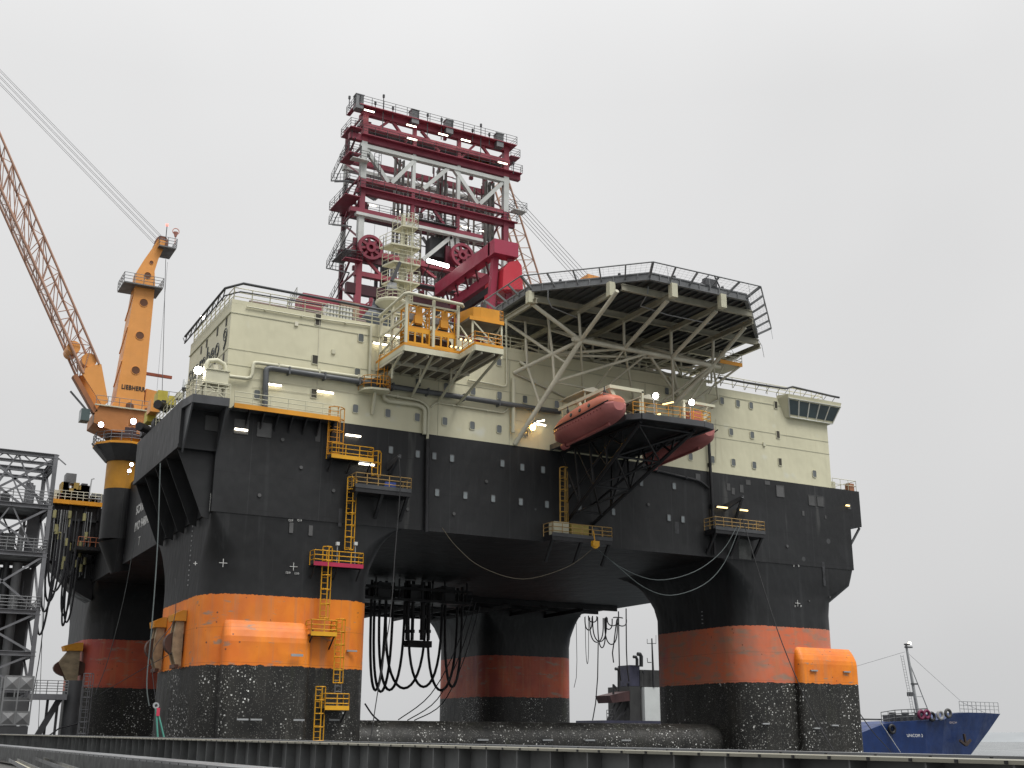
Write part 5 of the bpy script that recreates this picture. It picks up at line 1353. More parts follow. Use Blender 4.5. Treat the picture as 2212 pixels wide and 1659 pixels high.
YR = 93.6
ropepx([(1593, 1135), (1560, 1190), (1500, 1235), (1420, 1253), (1345, 1228), (1290, 1186)], YR, .042, ropem, 'mooring_rope', 'upper of the two pale ropes sagging from the right mooring landing to the pulley', group=RG)
ropepx([(1598, 1137), (1565, 1215), (1520, 1263), (1450, 1286), (1390, 1268), (1330, 1220), (1292, 1188)], YR, .042, ropem, 'mooring_rope', 'lower of the two pale ropes sagging from the right mooring landing to the pulley', group=RG)
ropepx([(1280, 1186), (1225, 1225), (1130, 1251), (1040, 1225), (985, 1180), (955, 1140)], YR, .035, mat('brown_rope', (.10, .085, .06), .8), 'mooring_rope', 'thin brown rope sagging from the pulley to the left along the hull', group=RG)
ropepx([(1604, 1120), (1640, 1240), (1690, 1390), (1750, 1530), (1800, 1620)], [93.6, 92, 90, 88, 86], .05, roped, 'mooring_rope', 'dark taut rope slanting down across the faded orange column', group=RG)
ropepx([(862, 990), (864, 1060), (853, 1200), (843, 1330), (815, 1500), (800, 1600)], YR-.2, .045, roped, 'mooring_rope', 'dark rope dropping from the left bracket arm past the column edge', group=RG)
ropepx([(346, 1000), (340, 1180), (328, 1350), (317, 1470), (322, 1525)], 93.5, .05, ropem, 'mooring_rope', 'pale rope hanging from the left overhang beside the orange column', group=RG)
ropepx([(378, 1250), (376, 1340), (330, 1410), (337, 1522)], 96.5, .03, roped, 'mooring_rope', 'thin dark line over the left fairleads', group=RG)
ropepx([(292, 1160), (268, 1290), (235, 1420), (205, 1500)], 120, .035, mat('faint_rope', (.09, .10, .10), .8), 'mooring_rope', 'thin grey rope slanting inside the dark left gap', group=RG)
ropepx([(372, 1410), (300, 1450), (215, 1500)], [100, 112, 130], .03, roped, 'mooring_rope', 'thin dark line slanting away from the left fairleads', group=RG)
sl = thing('rope_sling', 'pair of teal rope slings with a shackle in front of the black column foot', 'rope sling', (20, 80, -2))
for a, b in (((337, 1530), (341, 1600)), ((339, 1530), (357, 1605))): MB().tube(V(*a, 'y', 80), V(*b, 'y', 80), .06, 6).build('sling_leg', tealr, sl)
p = V(337, 1524, 'y', 80); MB().disc(p, (0, 1, 0), .2, .12, 12, .1).build('shackle', greyl, sl)
p = V(341, 1538, 'y', 80); MB().box(p.x-.1, p.x+.1, 79.9, 80.1, p.z-.25, p.z+.25).build('red_tag', mat('tag_red', (.5, .04, .08), .6), sl)
# cables in the left gap running from the hull to the pontoon
for i, (pts_, lab) in enumerate(((((1020, 1290), (985, 1400), (930, 1500), (860, 1555)), 'upper thin cable curving down to the brace tube'), (((1028, 1300), (995, 1410), (945, 1510), (880, 1556)), 'middle thin cable curving down to the brace tube'), (((1036, 1310), (1000, 1430), (955, 1520), (895, 1556)), 'lower thin cable curving down to the brace tube'))):
    ropepx(pts_, 118, .06, hose_m, 'cable', lab, 'cable', 'cables curving to the brace tube')
ropepx(((788, 1520), (805, 1545), (822, 1560)), 100, .08, hose_m, 'cable', 'short cable bundle at the bright column foot', 'cable', 'cables curving to the brace tube')

# ================================================================== far left hoses beside the quay tower
for j, (xa2, xb2, y0, yb, Y, lab) in enumerate(((152, 168, 1150, 1245, 132, 'first'), (104, 134, 1180, 1300, 132, 'second'), (110, 150, 1160, 1278, 131, 'third'), (93, 118, 1200, 1372, 132, 'fourth'), (98, 126, 1180, 1322, 131, 'fifth'), (140, 152, 1260, 1352, 146, 'sixth'), (137, 158, 1240, 1330, 146, 'seventh'), (146, 166, 1230, 1345, 146, 'eighth'))):
    p, q = hv(xa2, y0, Y), hv(xb2, y0, Y); zt2 = p.z+1.5; p.z = q.z = zt2
    single(hoseU(p, q, zt2-hv((xa2+xb2)/2, yb, Y).z, .11), 'hanging_hose', hose_m, lab+' from the top of the black hose loops between the quay tower and the hull', 'hose', HG)
ropepx([(97, 1130), (96, 1280), (88, 1400), (60, 1560)], 131, .05, hose_m, 'mooring_rope', 'dark rope with clamps beside the quay tower', group=RG)
ropepx([(92, 1220), (90, 1400), (82, 1590)], 131, .03, roped, 'mooring_rope', 'thin dark rope right of the quay tower', group=RG)

# ================================================================== quay tower
tgr = mat('tower_grey', (.165, .168, .18), .5, var=.2, rust=.15)
tgl = mat('tower_light', (.22, .225, .23), .5, var=.15)
TW = thing('quay_tower', 'grey steel lattice loading tower on the quay at the left edge', 'tower', (10.5, 122, -1.75))
TX0, TX1, TY0, TY1 = 7.6, 14.7, 120.0, 127.5
def hbm(b, z, w=.35, ys=(TY0, TY1)):
    for y in ys: b.ibeam((TX0, y, z), (TX1, y, z), w, w*1.15, .06)
    for x in (TX0, TX1): b.ibeam((x, TY0, z), (x, TY1, z), w, w*1.15, .06)
for x in (TX0, TX1-.1):
    for y in (TY0, TY1):
        MB().ibeam((x, y, -1.7), (x, y, 26.1), .4, .4, .08).build('leg', tgr, TW) if False else MB().beam((x, y, -1.75), (x, y, 26.2), .38, .34).build('leg', tgr, TW)
lv = [26.0, 25.2, 21.0, 16.4, 11.0, 7.2, 3.9]
for z in lv:
    b = MB(); hbm(b, z, .38 if z not in (25.2,) else .25); b.build('floor_beam', tgr, TW)
b = MB()
for (z0, z1) in ((21, 25.9), (16.4, 21), (11, 16.4), (7.2, 11), (3.9, 7.2), (-1.7, 3.9)):
    for y in (TY0, TY1):
        xm = (TX0+TX1)/2; b.beam((TX0, y, z1), (TX1, y, z0), .2); b.beam((TX1, y, z1), (TX0, y, z0), .2)
        if z1 > 20: b.beam((xm, y, z1), (TX0+1, y, z0), .14); b.beam((xm, y, z1), (TX1-1, y, z0), .14)
    b.beam((TX1, TY0, z0), (TX1, TY1, z1), .2)
i = TX0
while i < TX1: b.beam((i, TY0, 25.3), (i+.8, TY0, 25.9), .1); b.beam((i+.8, TY0, 25.9), (i+1.6, TY0, 25.3), .1); i += 1.6
b.build('diagonal_brace', tgr, TW)
for z, h_ in ((21.25, 1.2), (16.65, 1.2), (11.2, 1.2)):
    MB().box(TX0, TX1, TY0, TY1, z-.1, z).build('deck', greyd, TW)
    MB().rail([(TX0, TY0-.2, z), (TX1, TY0-.2, z), (TX1+.1, TY1, z)], h_, 1.2, 4, .04).build('railing', tgl, TW)
random.seed(21)
for k in range(34):
    z = random.choice((21.25, 16.65, 11.2, 16.65)); x = random.uniform(TX0+.3, TX1-1.2); y = random.uniform(TY0+.8, TY1-2); s_ = random.uniform(.3, 1.0)
    if random.random() < .5: MB().box(x, x+s_, y, y+1, z, z+random.uniform(.6, 2.6)).build('machine_box', random.choice((tgr, greyd, tgl)), TW)
    else: MB().tube((x, y, z), (x, y, z+random.uniform(1.5, 4)), random.uniform(.06, .3), 8).build('pipe', random.choice((tgr, greyd, tgl)), TW)
for x, r in ((10.2, .75), (12.6, .45), (11.6, .3)): MB().tube((x, TY0+2.5, -1.7), (x, TY0+2.5, 15.8), r, 16).build('riser', tgl if r > .4 else greyd, TW)
MB().box(11.2, 14.2, TY0+4, TY0+4.3, -1.7, 15.5).build('wall_panel', greyd, TW)
for x in (9.4, 13.6): MB().box(x-.5, x+.5, TY0+3, TY0+4, 16.7, 20.6).build('column_casing', tgr, TW)
# panelled stair box in front of it
SBx = thing('panel_cabin', 'grey panelled open frame box with pyramid pressed panels in front of the quay tower', 'cabin', (13.6, 117, -1.75))
a, b = V(12, 1460, 'y', 116), V(74, 1460, 'y', 116); zt = a.z; zbm = V(40, 1566, 'y', 116).z
fx = MB()
for x in (a.x, (a.x+b.x)/2, b.x): fx.beam((x, 116, zbm), (x, 116, zt), .12); fx.beam((x, 118.5, zbm), (x, 118.5, zt), .12)
for z in (zbm, zbm+(zt-zbm)*.27, zbm+(zt-zbm)*.5, zbm+(zt-zbm)*.72, zt):
    fx.beam((a.x, 116, z), (b.x, 116, z), .1); fx.beam((b.x, 116, z), (b.x, 118.5, z), .1)
fx.build('frame', tgl, SBx)
for x0, x1 in ((a.x, (a.x+b.x)/2), ((a.x+b.x)/2, b.x)):
    for z0, z1 in ((zbm, zbm+(zt-zbm)*.27), (zbm+(zt-zbm)*.72, zt)):
        c = Vector(((x0+x1)/2, 115.75, (z0+z1)/2)); qd = [Vector((x0, 116, z0)), Vector((x1, 116, z0)), Vector((x1, 116, z1)), Vector((x0, 116, z1))]
        MB().add(qd+[c, Vector((c.x, 116.1, c.z))], [(0, 1, 4), (1, 2, 4), (2, 3, 4), (3, 0, 4), (1, 0, 5), (2, 1, 5), (3, 2, 5), (0, 3, 5)]).build('pressed_panel', tgl, SBx)
MB().box(a.x+.1, b.x-.1, 117.2, 117.4, zbm+1.2, zbm+2.4).build('inner_panel', grey, SBx)
MB().box(a.x, b.x, 116.0, 118.6, -1.75, zbm-.1).build('base', greyd, SBx)
GWk = thing('quay_gangway', 'grey gangway with pipe railing from the quay tower to a round column by the hull', 'gangway', (17, 120, -1.75))
z = 3.6
MB().box(14.2, 17.9, 119.0, 121, z-.5, z).build('deck', tgr, GWk)
MB().rail([(14.2, 119, z), (17.9, 119, z)], 1.2, 1.0, 5, .035).build('railing', tgl, GWk)
MB().tube((18.6, 120.4, -6), (18.6, 120.4, z+1.3), .75, 18).build('column', greyd, GWk)
lc = MB(); lc.ladder((19.6, 119.2, -1.0), (19.6, 119.2, z+1.9), .6, (1, 0, 0), cage=(0, -1, 0)); lc.build('caged_ladder', tgr, GWk)
MB().beam((17.4, 120, z-.4), (14.9, 120, -2.0), .55, .5).build('brace', greyd, GWk)
for x in (16.4, 17.3): MB().beam((x, 120.2, z-.4), (x, 120.2, -3), .22).build('post', greyd, GWk)
MB().pipe([(15.6, 119.4, -.6), (16.6, 119.4, -.2), (17.6, 119.4, .6), (19.2, 119.4, 1.0)], .07, 5).build('hose', hose_m, GWk)
# bright building edge at the far left
bl = MB(); bq = V(4, 860, 'y', 260); bl.prism([(bq.x-30, 260, -6), (bq.x+.4, 260, -6), (bq.x+.4, 260, 41.5), (bq.x-.6, 260, 48), (bq.x-30, 260, 48)], (0, 20, 0))
single(bl, 'warehouse_building', mat('pale_cladding', (.40, .42, .44), .6, var=.05), 'pale grey building corner at the left edge, far behind the quay tower', 'building')

# ================================================================== crane rails in the foreground
def rails(name, lab, pts_, m_top, depth, web=True, stiff=None):
    t = thing(name, lab, 'crane rail', tuple(pts_[0][:2])+(-1.75,), 'crane rail girders in the foreground', local=False)
    return t
def foreground(x, zt0, slope, wid, th, web_h, lab, stiff, studs):
    y0, y1 = -12, 170
    zz_ = lambda y: zt0+slope*y
    t = thing('crane_rail', lab, 'crane rail', (x, y0, -1.75), 'crane rail girders in the foreground')
    MB().prism([(x, y0, zz_(y0)-th), (x+wid, y0, zz_(y0)-th), (x+wid, y0, zz_(y0)), (x, y0, zz_(y0))], (0, y1-y0, slope*(y1-y0))).build('top_flange', mat('rail_top', (.26, .25, .20), .5, var=.12, rust=.15) if web_h > .3 else grey, t)
    if web_h:
        xc = x+wid*.5
        MB().prism([(xc-.02, y0, zz_(y0)-web_h), (xc+.02, y0, zz_(y0)-web_h), (xc+.02, y0, zz_(y0)-th-.002), (xc-.02, y0, zz_(y0)-th-.002)], (0, y1-y0, slope*(y1-y0))).build('web', mat('rail_web', (.13, .135, .135), .6, var=.3, rust=.25, scale=1.0, streak=.2), t)
        MB().prism([(x, y0, zz_(y0)-web_h-.05), (x+wid, y0, zz_(y0)-web_h-.05), (x+wid, y0, zz_(y0)-web_h-.004), (x, y0, zz_(y0)-web_h-.004)], (0, y1-y0, slope*(y1-y0))).build('bottom_flange', grey, t)
        MB().prism([(xc-.35, y0, -1.75), (xc+.35, y0, -1.75), (xc+.35, y0, zz_(y0)-web_h-.06), (xc-.35, y0, zz_(y0)-web_h-.06)], (0, y1-y0, slope*(y1-y0))).build('sill_beam', mat('sill_grey', (.085, .088, .088), .65, var=.3, scale=1.0, rust=.2), t)
    if stiff:
        s_ = MB(); y = y0+.4; nst = 0; wm_ = mat('rail_web', (.13, .135, .135), .6)
        while y < y1-1:
            q_ = MB() if (y > 2 and nst < 100) else s_
            q_.box(x+.03, xc-.025, y-.012, y+.012, zz_(y)-web_h, zz_(y)-th-.003)
            if q_ is not s_: q_.build('stiffener', wm_, t); nst += 1
            y += stiff
        s_.build('stiffener', wm_, t, stuff=True)
    if studs:
        s_ = MB(); y = y0+.2
        while y < 70: s_.box(x-.012, x, y-.018, y+.018, zz_(y)-th*.9, zz_(y)-th*.9+.03); y += studs
        s_.build('bolts', blk, t)
    return t
foreground(9.0, -.196, .0024, .55, .035, .62, 'near riveted crane rail girder with a pale top flange across the foreground', 1.0, .55)
foreground(11.6, -.206, .0024, .35, .05, 0, 'far slim grey rail just behind the near girder', None, .9)
foreground(10.3, -.33, .0024, .5, .03, .5, 'dark girder lying between the two rails', 2.0, None)
foreground(6.6, -.62, .0020, .7, .06, .0, 'low grey beam in front of the near girder', None, .8)
SB_ = thing('channel_beam', 'cream steel channel lying at the bottom left corner, right one of two', 'steel beam', (4.4, 19, -1.75), 'cream channels at the bottom left corner')
def chan(t, x, y, x2, y2, z):
    a, b = Vector((x, y, z)), Vector((x2, y2, z)); d = (b-a).normalized(); n = Vector((-d.y, d.x, 0))
    MB().beam(a, b, .30, .02).build('web', mat('channel_cream', (.42, .39, .29), .6, var=.1), t)
    for s in (-1, 1): MB().beam(a+n*.15*s+Vector((0, 0, .05)), b+n*.15*s+Vector((0, 0, .05)), .015, .12).build('flange', grey, t)
a = V(85, 1641, 'z', -1.0); b = V(175, 1675, 'z', -1.0); chan(SB_, a.x, a.y, b.x, b.y, -1.0)
SB2 = thing('channel_beam', 'cream steel channel lying at the bottom left corner, left one of two', 'steel beam', (3.6, 18, -1.75), 'cream channels at the bottom left corner')
a = V(28, 1645, 'z', -1.0); b = V(95, 1680, 'z', -1.0); chan(SB2, a.x, a.y, b.x, b.y, -1.0)

# ================================================================== ships
S2 = thing('cargo_ship', 'blue cargo ship bow with tyre fenders and a tall white foremast', 'ship', (165, 152, -6))
YS = 150.0
def s2(x, y, Y=YS): return V(x, y, 'y', Y)
tops = [(1700, 1600), (1860, 1583), (1906, 1565), (1935, 1559), (2000, 1556), (2040, 1554), (2060, 1541), (2090, 1539), (2130, 1540), (2160, 1542)]
OFF = [0]*5+[.5, .9, 1.6, 2.9, 4.65]
top3 = [V(*p, 'y', YS+o_) for p, o_ in zip(tops, OFF)]
keelx = [0, 0, 0, 0, 0, 0, -.1, -.8, -2.2, -6.5]
rings = []
nS = len(tops)
for i, p in enumerate(top3):
    w_ = [5, 5, 5, 5, 4.8, 4.4, 3.9, 3.1, 1.7, .12][i]
    lowx = [p.x, p.x, p.x, p.x, p.x, p.x-.4, p.x-1.2, p.x-2.4, p.x-4.4, s2(2124, 1600).x][i]
    lw = w_*[.9, .9, .9, .85, .75, .65, .5, .33, .14, .04][i]
    r = [Vector((p.x, YS, p.z)), Vector(((p.x*2+lowx)/3+.0, YS+(w_-lw)*.35, p.z-3)), Vector((lowx, YS+(w_-lw)*.6, -3)), Vector((lowx, YS+(w_-lw)*.7, -8)),
         Vector((lowx, YS+w_*2-(w_-lw)*.7, -8)), Vector((lowx, YS+w_*2-(w_-lw)*.6, -3)), Vector(((p.x*2+lowx)/3, YS+w_*2-(w_-lw)*.35, p.z-3)), Vector((p.x, YS+w_*2, p.z))]
    if i == nS-1:
        for q in r: q.y = YS+4.6+(.05 if q.y > YS+2 else -.05)
    elif i >= 5:
        off = [0]*5+[.5, .9, 1.6, 2.9]; 
        for q in r: q.y += off[i] if i < len(off) else 0
    rings.append(r)
shipb = mat('ship_blue', (.005, .026, .115), .45, var=.2, rust=.05, streak=.15)
hm_ = MB(); hm_.loft(rings, caps=True, sm=False); hm_.build('hull', shipb, S2)
ms = MB(); mb_, mt_ = s2(1985, 1555, 153), s2(1957, 1392, 153)
MB().tube(mb_, mt_, .32, 10, .2).build('mast_pole', greyl, S2)
ms.tube(s2(2013, 1555, 153), s2(1962, 1425, 153), .09, 6)
for y in (1450, 1478, 1505, 1532):
    f_ = (1555-y)/163; q = mb_.lerp(mt_, f_); q2 = s2(2013, 1555, 153).lerp(s2(1962, 1425, 153), (1555-y)/130); ms.tube(q, (q2.x, 153, q.z), .06, 5)
ms.ladder(s2(1975, 1553, 152.7), s2(1948, 1415, 152.7), .6, (1, 0, 0), r=.05)
ms.build('mast_stay_frame', greyl, S2)
for y, w_ in ((1398, 1.1), (1392, .7), (1478, .9)): 
    f_ = (1555-y)/163; q = mb_.lerp(mt_, f_); MB().box(q.x-.3, q.x+w_, 152.6, 153.2, q.z-.12, q.z+.12).build('crosstree', greyd, S2)
q = s2(1965, 1390, 153); MB().disc(q, (0, 1, 0), .25, .3, 10).build('mast_light', lamp_w, S2)
MB().box(s2(1990, 1503).x, s2(1990, 1503).x+.9, 152.6, 153.2, s2(1990, 1503).z, s2(1990, 1503).z+.7).build('searchlight', greyd, S2)
st_ = MB(); st_.tube(s2(1958, 1408, 153), s2(2078, 1517, 155), .03, 4); st_.tube(s2(1955, 1408, 153), s2(1840, 1442, 153), .03, 4); st_.tube(s2(2078, 1517, 155), s2(2130, 1541, 155), .03, 4); st_.build('stay_wire', wirem, S2)
rl_ = MB(); rl_.rail([s2(2062, 1541), s2(2080, 1539)], .1, 3, 1, .05)
rl_.rail([s2(2074, 1539, 151), s2(2110, 1540, 152.5), s2(2158, 1541, 154.4)], 1.9, 1.7, 3, .06); rl_.build('bow_railing', greyl, S2)
rl_ = MB(); rl_.rail([s2(1905, 1563), s2(1935, 1558), s2(2005, 1554)], 1.8, 1.4, 3, .07); rl_.build('deck_railing', greyd, S2)
for i in range(7):
    p = s2(1915+i*14, 1556, 152); MB().box(p.x-.3, p.x+.3, 151.5, 152.5, p.z-.2, p.z+.9+.4*(i % 2)).build('deck_fitting', greyd, S2)
p = s2(1868, 1566, 150.3); MB().beam((p.x-12, 150.5, p.z+.9), (p.x+4, 150.5, p.z+.9), .25).build('bulwark_rail', greyd, S2)
text('ship_name', 'UNICOM 3', .72, whitep, S2, s2(1958, 1592)+Vector((0, -.15, 0)), (1, 0, 0), (0, .1, 1), space=1.1)
text('ship_name', 'UNICOM', .5, mat('faded_letter', (.40, .34, .34), .7), S2, s2(2050, 1563)+Vector((0, -.1, 0)), (1, .12, 0), (0, 0, 1), space=1.1)
anc = MB(); p = s2(2080, 1597, 151.4); anc.beam(p+Vector((0, -.35, .9)), p+Vector((.2, -.35, -1.0)), .35); anc.beam(p+Vector((-1.2, -.35, -.2)), p+Vector((.2, -.35, -1.0)), .4); anc.beam(p+Vector((1.5, -.3, -.1)), p+Vector((.2, -.35, -1.0)), .4); anc.build('anchor', mat('anchor_rust', (.05, .035, .03), .7), S2)
for k, (x, y, m, lab) in enumerate(((1927, 1575, hose_m, 'lone grey tyre at the low end of the blue bow'), (1990, 1544, mat('maroon_tyre', (.14, .01, .05), .6), 'maroon tyre, leftmost of the row on the blue bow'), (2002, 1543, mat('maroon_tyre', (.14, .01, .05), .6), 'maroon tyre, second of the row on the blue bow'), (2013, 1548, hose_m, 'black tyre in the middle of the row on the blue bow'), (2031, 1545, mat('pale_tyre', (.30, .30, .30), .7), 'pale whitewashed tyre of the row on the blue bow'), (2048, 1541, mat('tyre_grey', (.07, .07, .07), .7), 'dark grey tyre, rightmost of the row on the blue bow'))):
    p = s2(x, y, 149.7); b = MB(); R1, R2 = .62, .25
    rr = [[p+Vector(((R1+R2*math.cos(t))*math.cos(a), R2*math.sin(t), (R1+R2*math.cos(t))*math.sin(a))) for t in [2*PI*j/8 for j in range(8)]] for a in [2*PI*i/16 for i in range(17)]]
    b.loft(rr, caps=False, sm=True); single(b, 'tyre_fender', m, lab, 'tyre', 'tyre fenders hung on the blue ship')
ropepx([(1900, 1560-3), (1945, 1625)], 149.6, .06, mat('white_rope', (.6, .6, .58), .8), 'mooring_rope', 'white rope hanging straight down the blue bow', group=RG)
ropepx([(1853, 1535), (1885, 1580), (1912, 1610), (1925, 1625)], [98, 120, 132, 140], .06, roped, 'mooring_rope', 'dark rope from the right column down across the blue hull', group=RG)

S1 = thing('supply_ship', 'dark funnelled supply ship with white wheelhouse seen through the gap under the hull', 'ship', (162, 232, -6))
def s1(x, y, Y=230): return V(x, y, 'y', Y)
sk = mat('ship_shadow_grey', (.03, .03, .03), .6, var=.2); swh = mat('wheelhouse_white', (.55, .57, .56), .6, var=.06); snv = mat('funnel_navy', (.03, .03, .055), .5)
def boxp(x0, y0, x1, y1, d, m, name, Y=230, dy=0):
    a, b = s1(x0, y0, Y), s1(x1, y1, Y); return MB().box(a.x, b.x, Y+dy, Y+dy+d, b.z, a.z).build(name, m, S1)
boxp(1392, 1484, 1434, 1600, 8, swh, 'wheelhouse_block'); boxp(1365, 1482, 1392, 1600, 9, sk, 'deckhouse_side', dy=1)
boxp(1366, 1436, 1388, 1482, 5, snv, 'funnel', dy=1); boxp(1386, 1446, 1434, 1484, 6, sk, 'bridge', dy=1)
a, b = s1(1322, 1512), s1(1366, 1492); MB().prism([(a.x, 231, a.z+1), (b.x, 231, b.z), (b.x, 231, b.z-2.2), (a.x+.8, 231, a.z-.6)], (0, 6, 0)).build('boat_deck', mat('ship_brown', (.05, .02, .02), .6), S1)
for x, y0, y1, r in ((1376, 1440, 1424, .35), (1385, 1440, 1418, .45), (1337, 1494, 1450, .35)):
    p, q = s1(x, y0), s1(x, y1); MB().pipe([p, q, q+Vector((-.3, 0, .5)), q+Vector((-1.0, 0, .5))], r, 8).build('exhaust_pipe', blk, S1)
mm = MB(); mm.tube(s1(1412, 1484), s1(1408, 1379), .3, 8, .15); mm.build('mast', blk, S1)
mm = MB(); mm.tube(s1(1398, 1390), s1(1417, 1390), .08, 5); mm.tube(s1(1398, 1390), s1(1398, 1380), .06, 5); mm.tube(s1(1417, 1391), s1(1417, 1372), .05, 5); mm.tube(s1(1399, 1431), s1(1407, 1431), .1, 5); mm.tube(s1(1399, 1431), s1(1398, 1421), .08, 5)
mm.tube(s1(1391, 1484), s1(1391, 1452), .08, 5); mm.disc(s1(1391, 1451), (0, 1, 0), .4, .4, 10); mm.build('antennas', blk, S1)
cr_ = MB()
for a, b in (((1312, 1556), (1330, 1520)), ((1320, 1556), (1345, 1515)), ((1332, 1556), (1352, 1530)), ((1345, 1545), (1366, 1500)), ((1325, 1500), (1325, 1478)), ((1325, 1480), (1337, 1492)), ((1356, 1490), (1356, 1476)), ((1356, 1478), (1368, 1488))): cr_.beam(s1(*a, 232), s1(*b, 232), .35)
cr_.build('deck_crane', blk, S1)
MB().rail([s1(1311, 1556), s1(1325, 1556)], 2.2, 1.2, 3, .08).build('railing', blk, S1)
hl = MB(); a, b = s1(1300, 1556), s1(1480, 1556); hl.prism([(a.x, 229, -7), (b.x, 229, -7), (b.x, 229, a.z), (a.x, 229, a.z)], (0, 12, 0)); hl.build('hull', snv, S1)

# ================================================================== crane behind the derrick
CR2 = thing('pedestal_crane', 'second pedestal crane whose lattice boom and ropes rise behind the right side of the derrick', 'crane', (84, 163, 30), 'pedestal cranes')
B0, B1 = V(1095, 380, 'y', 163), V(1178, 640, 'y', 163); D0, D1 = V(1060, 380, 'y', 163), V(1140, 640, 'y', 163)
bc = MB(); s3 = Vector((0, 3, 0))
for a, b in ((B0, B1), (D0, D1), (B0+s3, B1+s3), (D0+s3, D1+s3)): bc.tube(a, b, .17, 6)
bc.build('boom_chord', boomc, CR2)
bc = MB()
for i in range(10):
    t0, t1 = i/10, (i+1)/10; bc.tube(B0.lerp(B1, t0), D0.lerp(D1, t0), .07, 4); bc.tube(B0.lerp(B1, t0) if i % 2 else D0.lerp(D1, t0), D0.lerp(D1, t1) if i % 2 else B0.lerp(B1, t1), .07, 4)
    bc.tube(B0.lerp(B1, t0)+s3, D0.lerp(D1, t1)+s3, .07, 4)
bc.build('boom_lacing', boomc, CR2)
for k in range(5):
    MB().tube(V(1090, 398+9*k, 'y', 164), V(1272-7*k, 596+2*k, 'y', 164), .05, 4).build('pendant_rope', wirem, CR2)
kb = V(1275, 600, 'y', 164); MB().beam((kb.x-2, 164, 26.5), (kb.x, 164, kb.z), 2.6, 2.6, (0, 1, 0)).build('king_post', crane_o, CR2)
kb2 = V(1180, 650, 'y', 163); MB().tube((kb2.x, 164, 26.5), (kb2.x, 164, 44), 1.8, 20).build('pedestal', crane_y, CR2)

# ================================================================== lamps
def tube_lamp(p, d, lab, L_=1.5, m=lamp_w, w_=.14):
    d = Vector(d).normalized(); t = thing('tube_lamp', lab, 'lamp', p, 'lit tube lamps on the platform', local=True)
    MB().beam(d*(-L_/2-.1)+Vector((0, .12, .07)), d*(L_/2+.1)+Vector((0, .12, .07)), w_+.12, .1).build('housing', greyd, t)
    MB().tube(d*(-L_/2), d*(L_/2), w_*.62, 8).build('tube', m, t); return t
X_ = (1, 0, 0)
for x, y, o, L_, lab, dd in ((590, 831, .3, 1.5, 'lit tube lamp beside the grey pipe bend, left of the black louvre', X_), (703, 847, .3, 1.5, 'lit tube lamp just right of the lowest louvre on the cream wall', X_), (822, 743, .3, 1.4, 'lit tube lamp on the cream wall below the dark lantern, left of the winch platform', X_),
                     (842, 725, .6, 1.1, 'lit tube lamp at the left corner post of the winch platform', X_), (858, 728, .6, .6, 'short lit lamp beside the left corner post of the winch platform', X_), (763, 941, .3, 1.4, 'lit tube lamp alone on the dark hull above the long amber landing', X_), (792, 1003, .8, 1.4, 'lit tube lamp under the right end of the long amber landing', X_),
                     (521, 928, .15, 1.1, 'thin lit tube lamp inside the middle square hatch', X_), (1166, 917, .5, 1.3, 'lit tube lamp beside the amber floodlight', X_), (1168, 909, 1.2, .8, 'small slanted white tube lamp above the amber floodlight', (.5, -1, 0)), (1560, 1096, .5, 1.3, 'amber lit tube lamp left of the right bracket arm', X_), (1605, 1102, .5, 1.2, 'amber lit tube lamp right of the right bracket arm', X_),
                     (1249, 863, 1.0, 1.3, 'yellow lit tube lamp on the dark wall above the left lifeboat', X_), (1366, 903, 12, .8, 'short lit lamp under the near corner of the lifeboat station', X_), (1443, 871, 9, 1.1, 'yellow slanted tube lamp under the station ramp, right of the davit', (.6, -1, .1)), (1418, 896, 10, .8, 'short yellow tube lamp low on the station railing', (.6, -1, .1))):
    p = V(x, y, 'y', YF-o); yel = 'yellow' in lab or 'amber lit' in lab; tube_lamp(p, dd, lab, L_, mat('lit_yellow', (1.0, .72, .30), emit=2.6) if yel else lamp_w)
for x, y, lab in ((833, 735, 'dark lantern'),): pass
for k, (x, y) in enumerate(((1224, 663), (1258, 680))): pass
for x, y, Y, lab in ((1006, 734.5, 87.2, 'row of three small amber lamps on the railing right of the winch frames'), (985, 750, 88.6, 'row of three small amber lamps on the lower right of the second winch frame')):
    t = thing('lamp_row', lab, 'lamp', V(x, y, 'y', Y), 'amber lamp rows by the winch frames', local=True)
    for i in range(3): MB().disc((-.45+i*.45, 0, 0), (0, 1, 0), .09, .1, 8).build('bulb', mat('lit_yellow', (1.0, .72, .30), emit=2.6), t)
    MB().beam((-.7, .1, .02), (.7, .1, .02), .05, .12).build('housing', greyd, t)
def flood(p, lab, m, r=.3, d=(0, -1, -.3), post=1.2, group='floodlights'):
    r *= .8
    t = thing('floodlight', lab, 'floodlight', p, group, local=True); d = Vector(d).normalized()
    MB().disc(d*.08, d, r, .1, 14).build('lens', m, t); MB().tube(d*-.35, d*.05, r*.7, 12, r*1.08).build('housing', greyd, t)
    if post: MB().tube((0, .2, 0), (0, .2, -post), .05, 5).build('post', greyl, t)
    return t
flood(V(428, 800, 'y', 94.6), 'big white floodlight at the left corner beside the cooler unit', lamp_f, .42, post=3)
flood(V(1150, 923, 'y', 95.0), 'amber floodlight at the foot of the big helideck brace', mat('lit_amber2', (1.0, .52, .10), emit=70.0), .34, post=.6)
flood(V(1415, 855, 'y', 83.0), 'bright floodlight on the left of the lifeboat station roofs', lamp_f, .34, post=2.2)
flood(V(1493, 869, 'y', 82.4), 'bright floodlight on the right of the lifeboat station roofs', lamp_f, .34, post=2.0)
flood(V(218, 917, 'y', 130.4), 'violet white floodlight under the left side of the crane house', lamp_v, .34, post=0)
flood(V(288, 910, 'y', 130.4), 'violet white floodlight under the right side of the crane house', lamp_v, .38, post=0)
flood(V(284, 1003, 'y', 128), 'upper small floodlight between the yellow pedestal and the hull side', lamp_v, .22, post=.4)
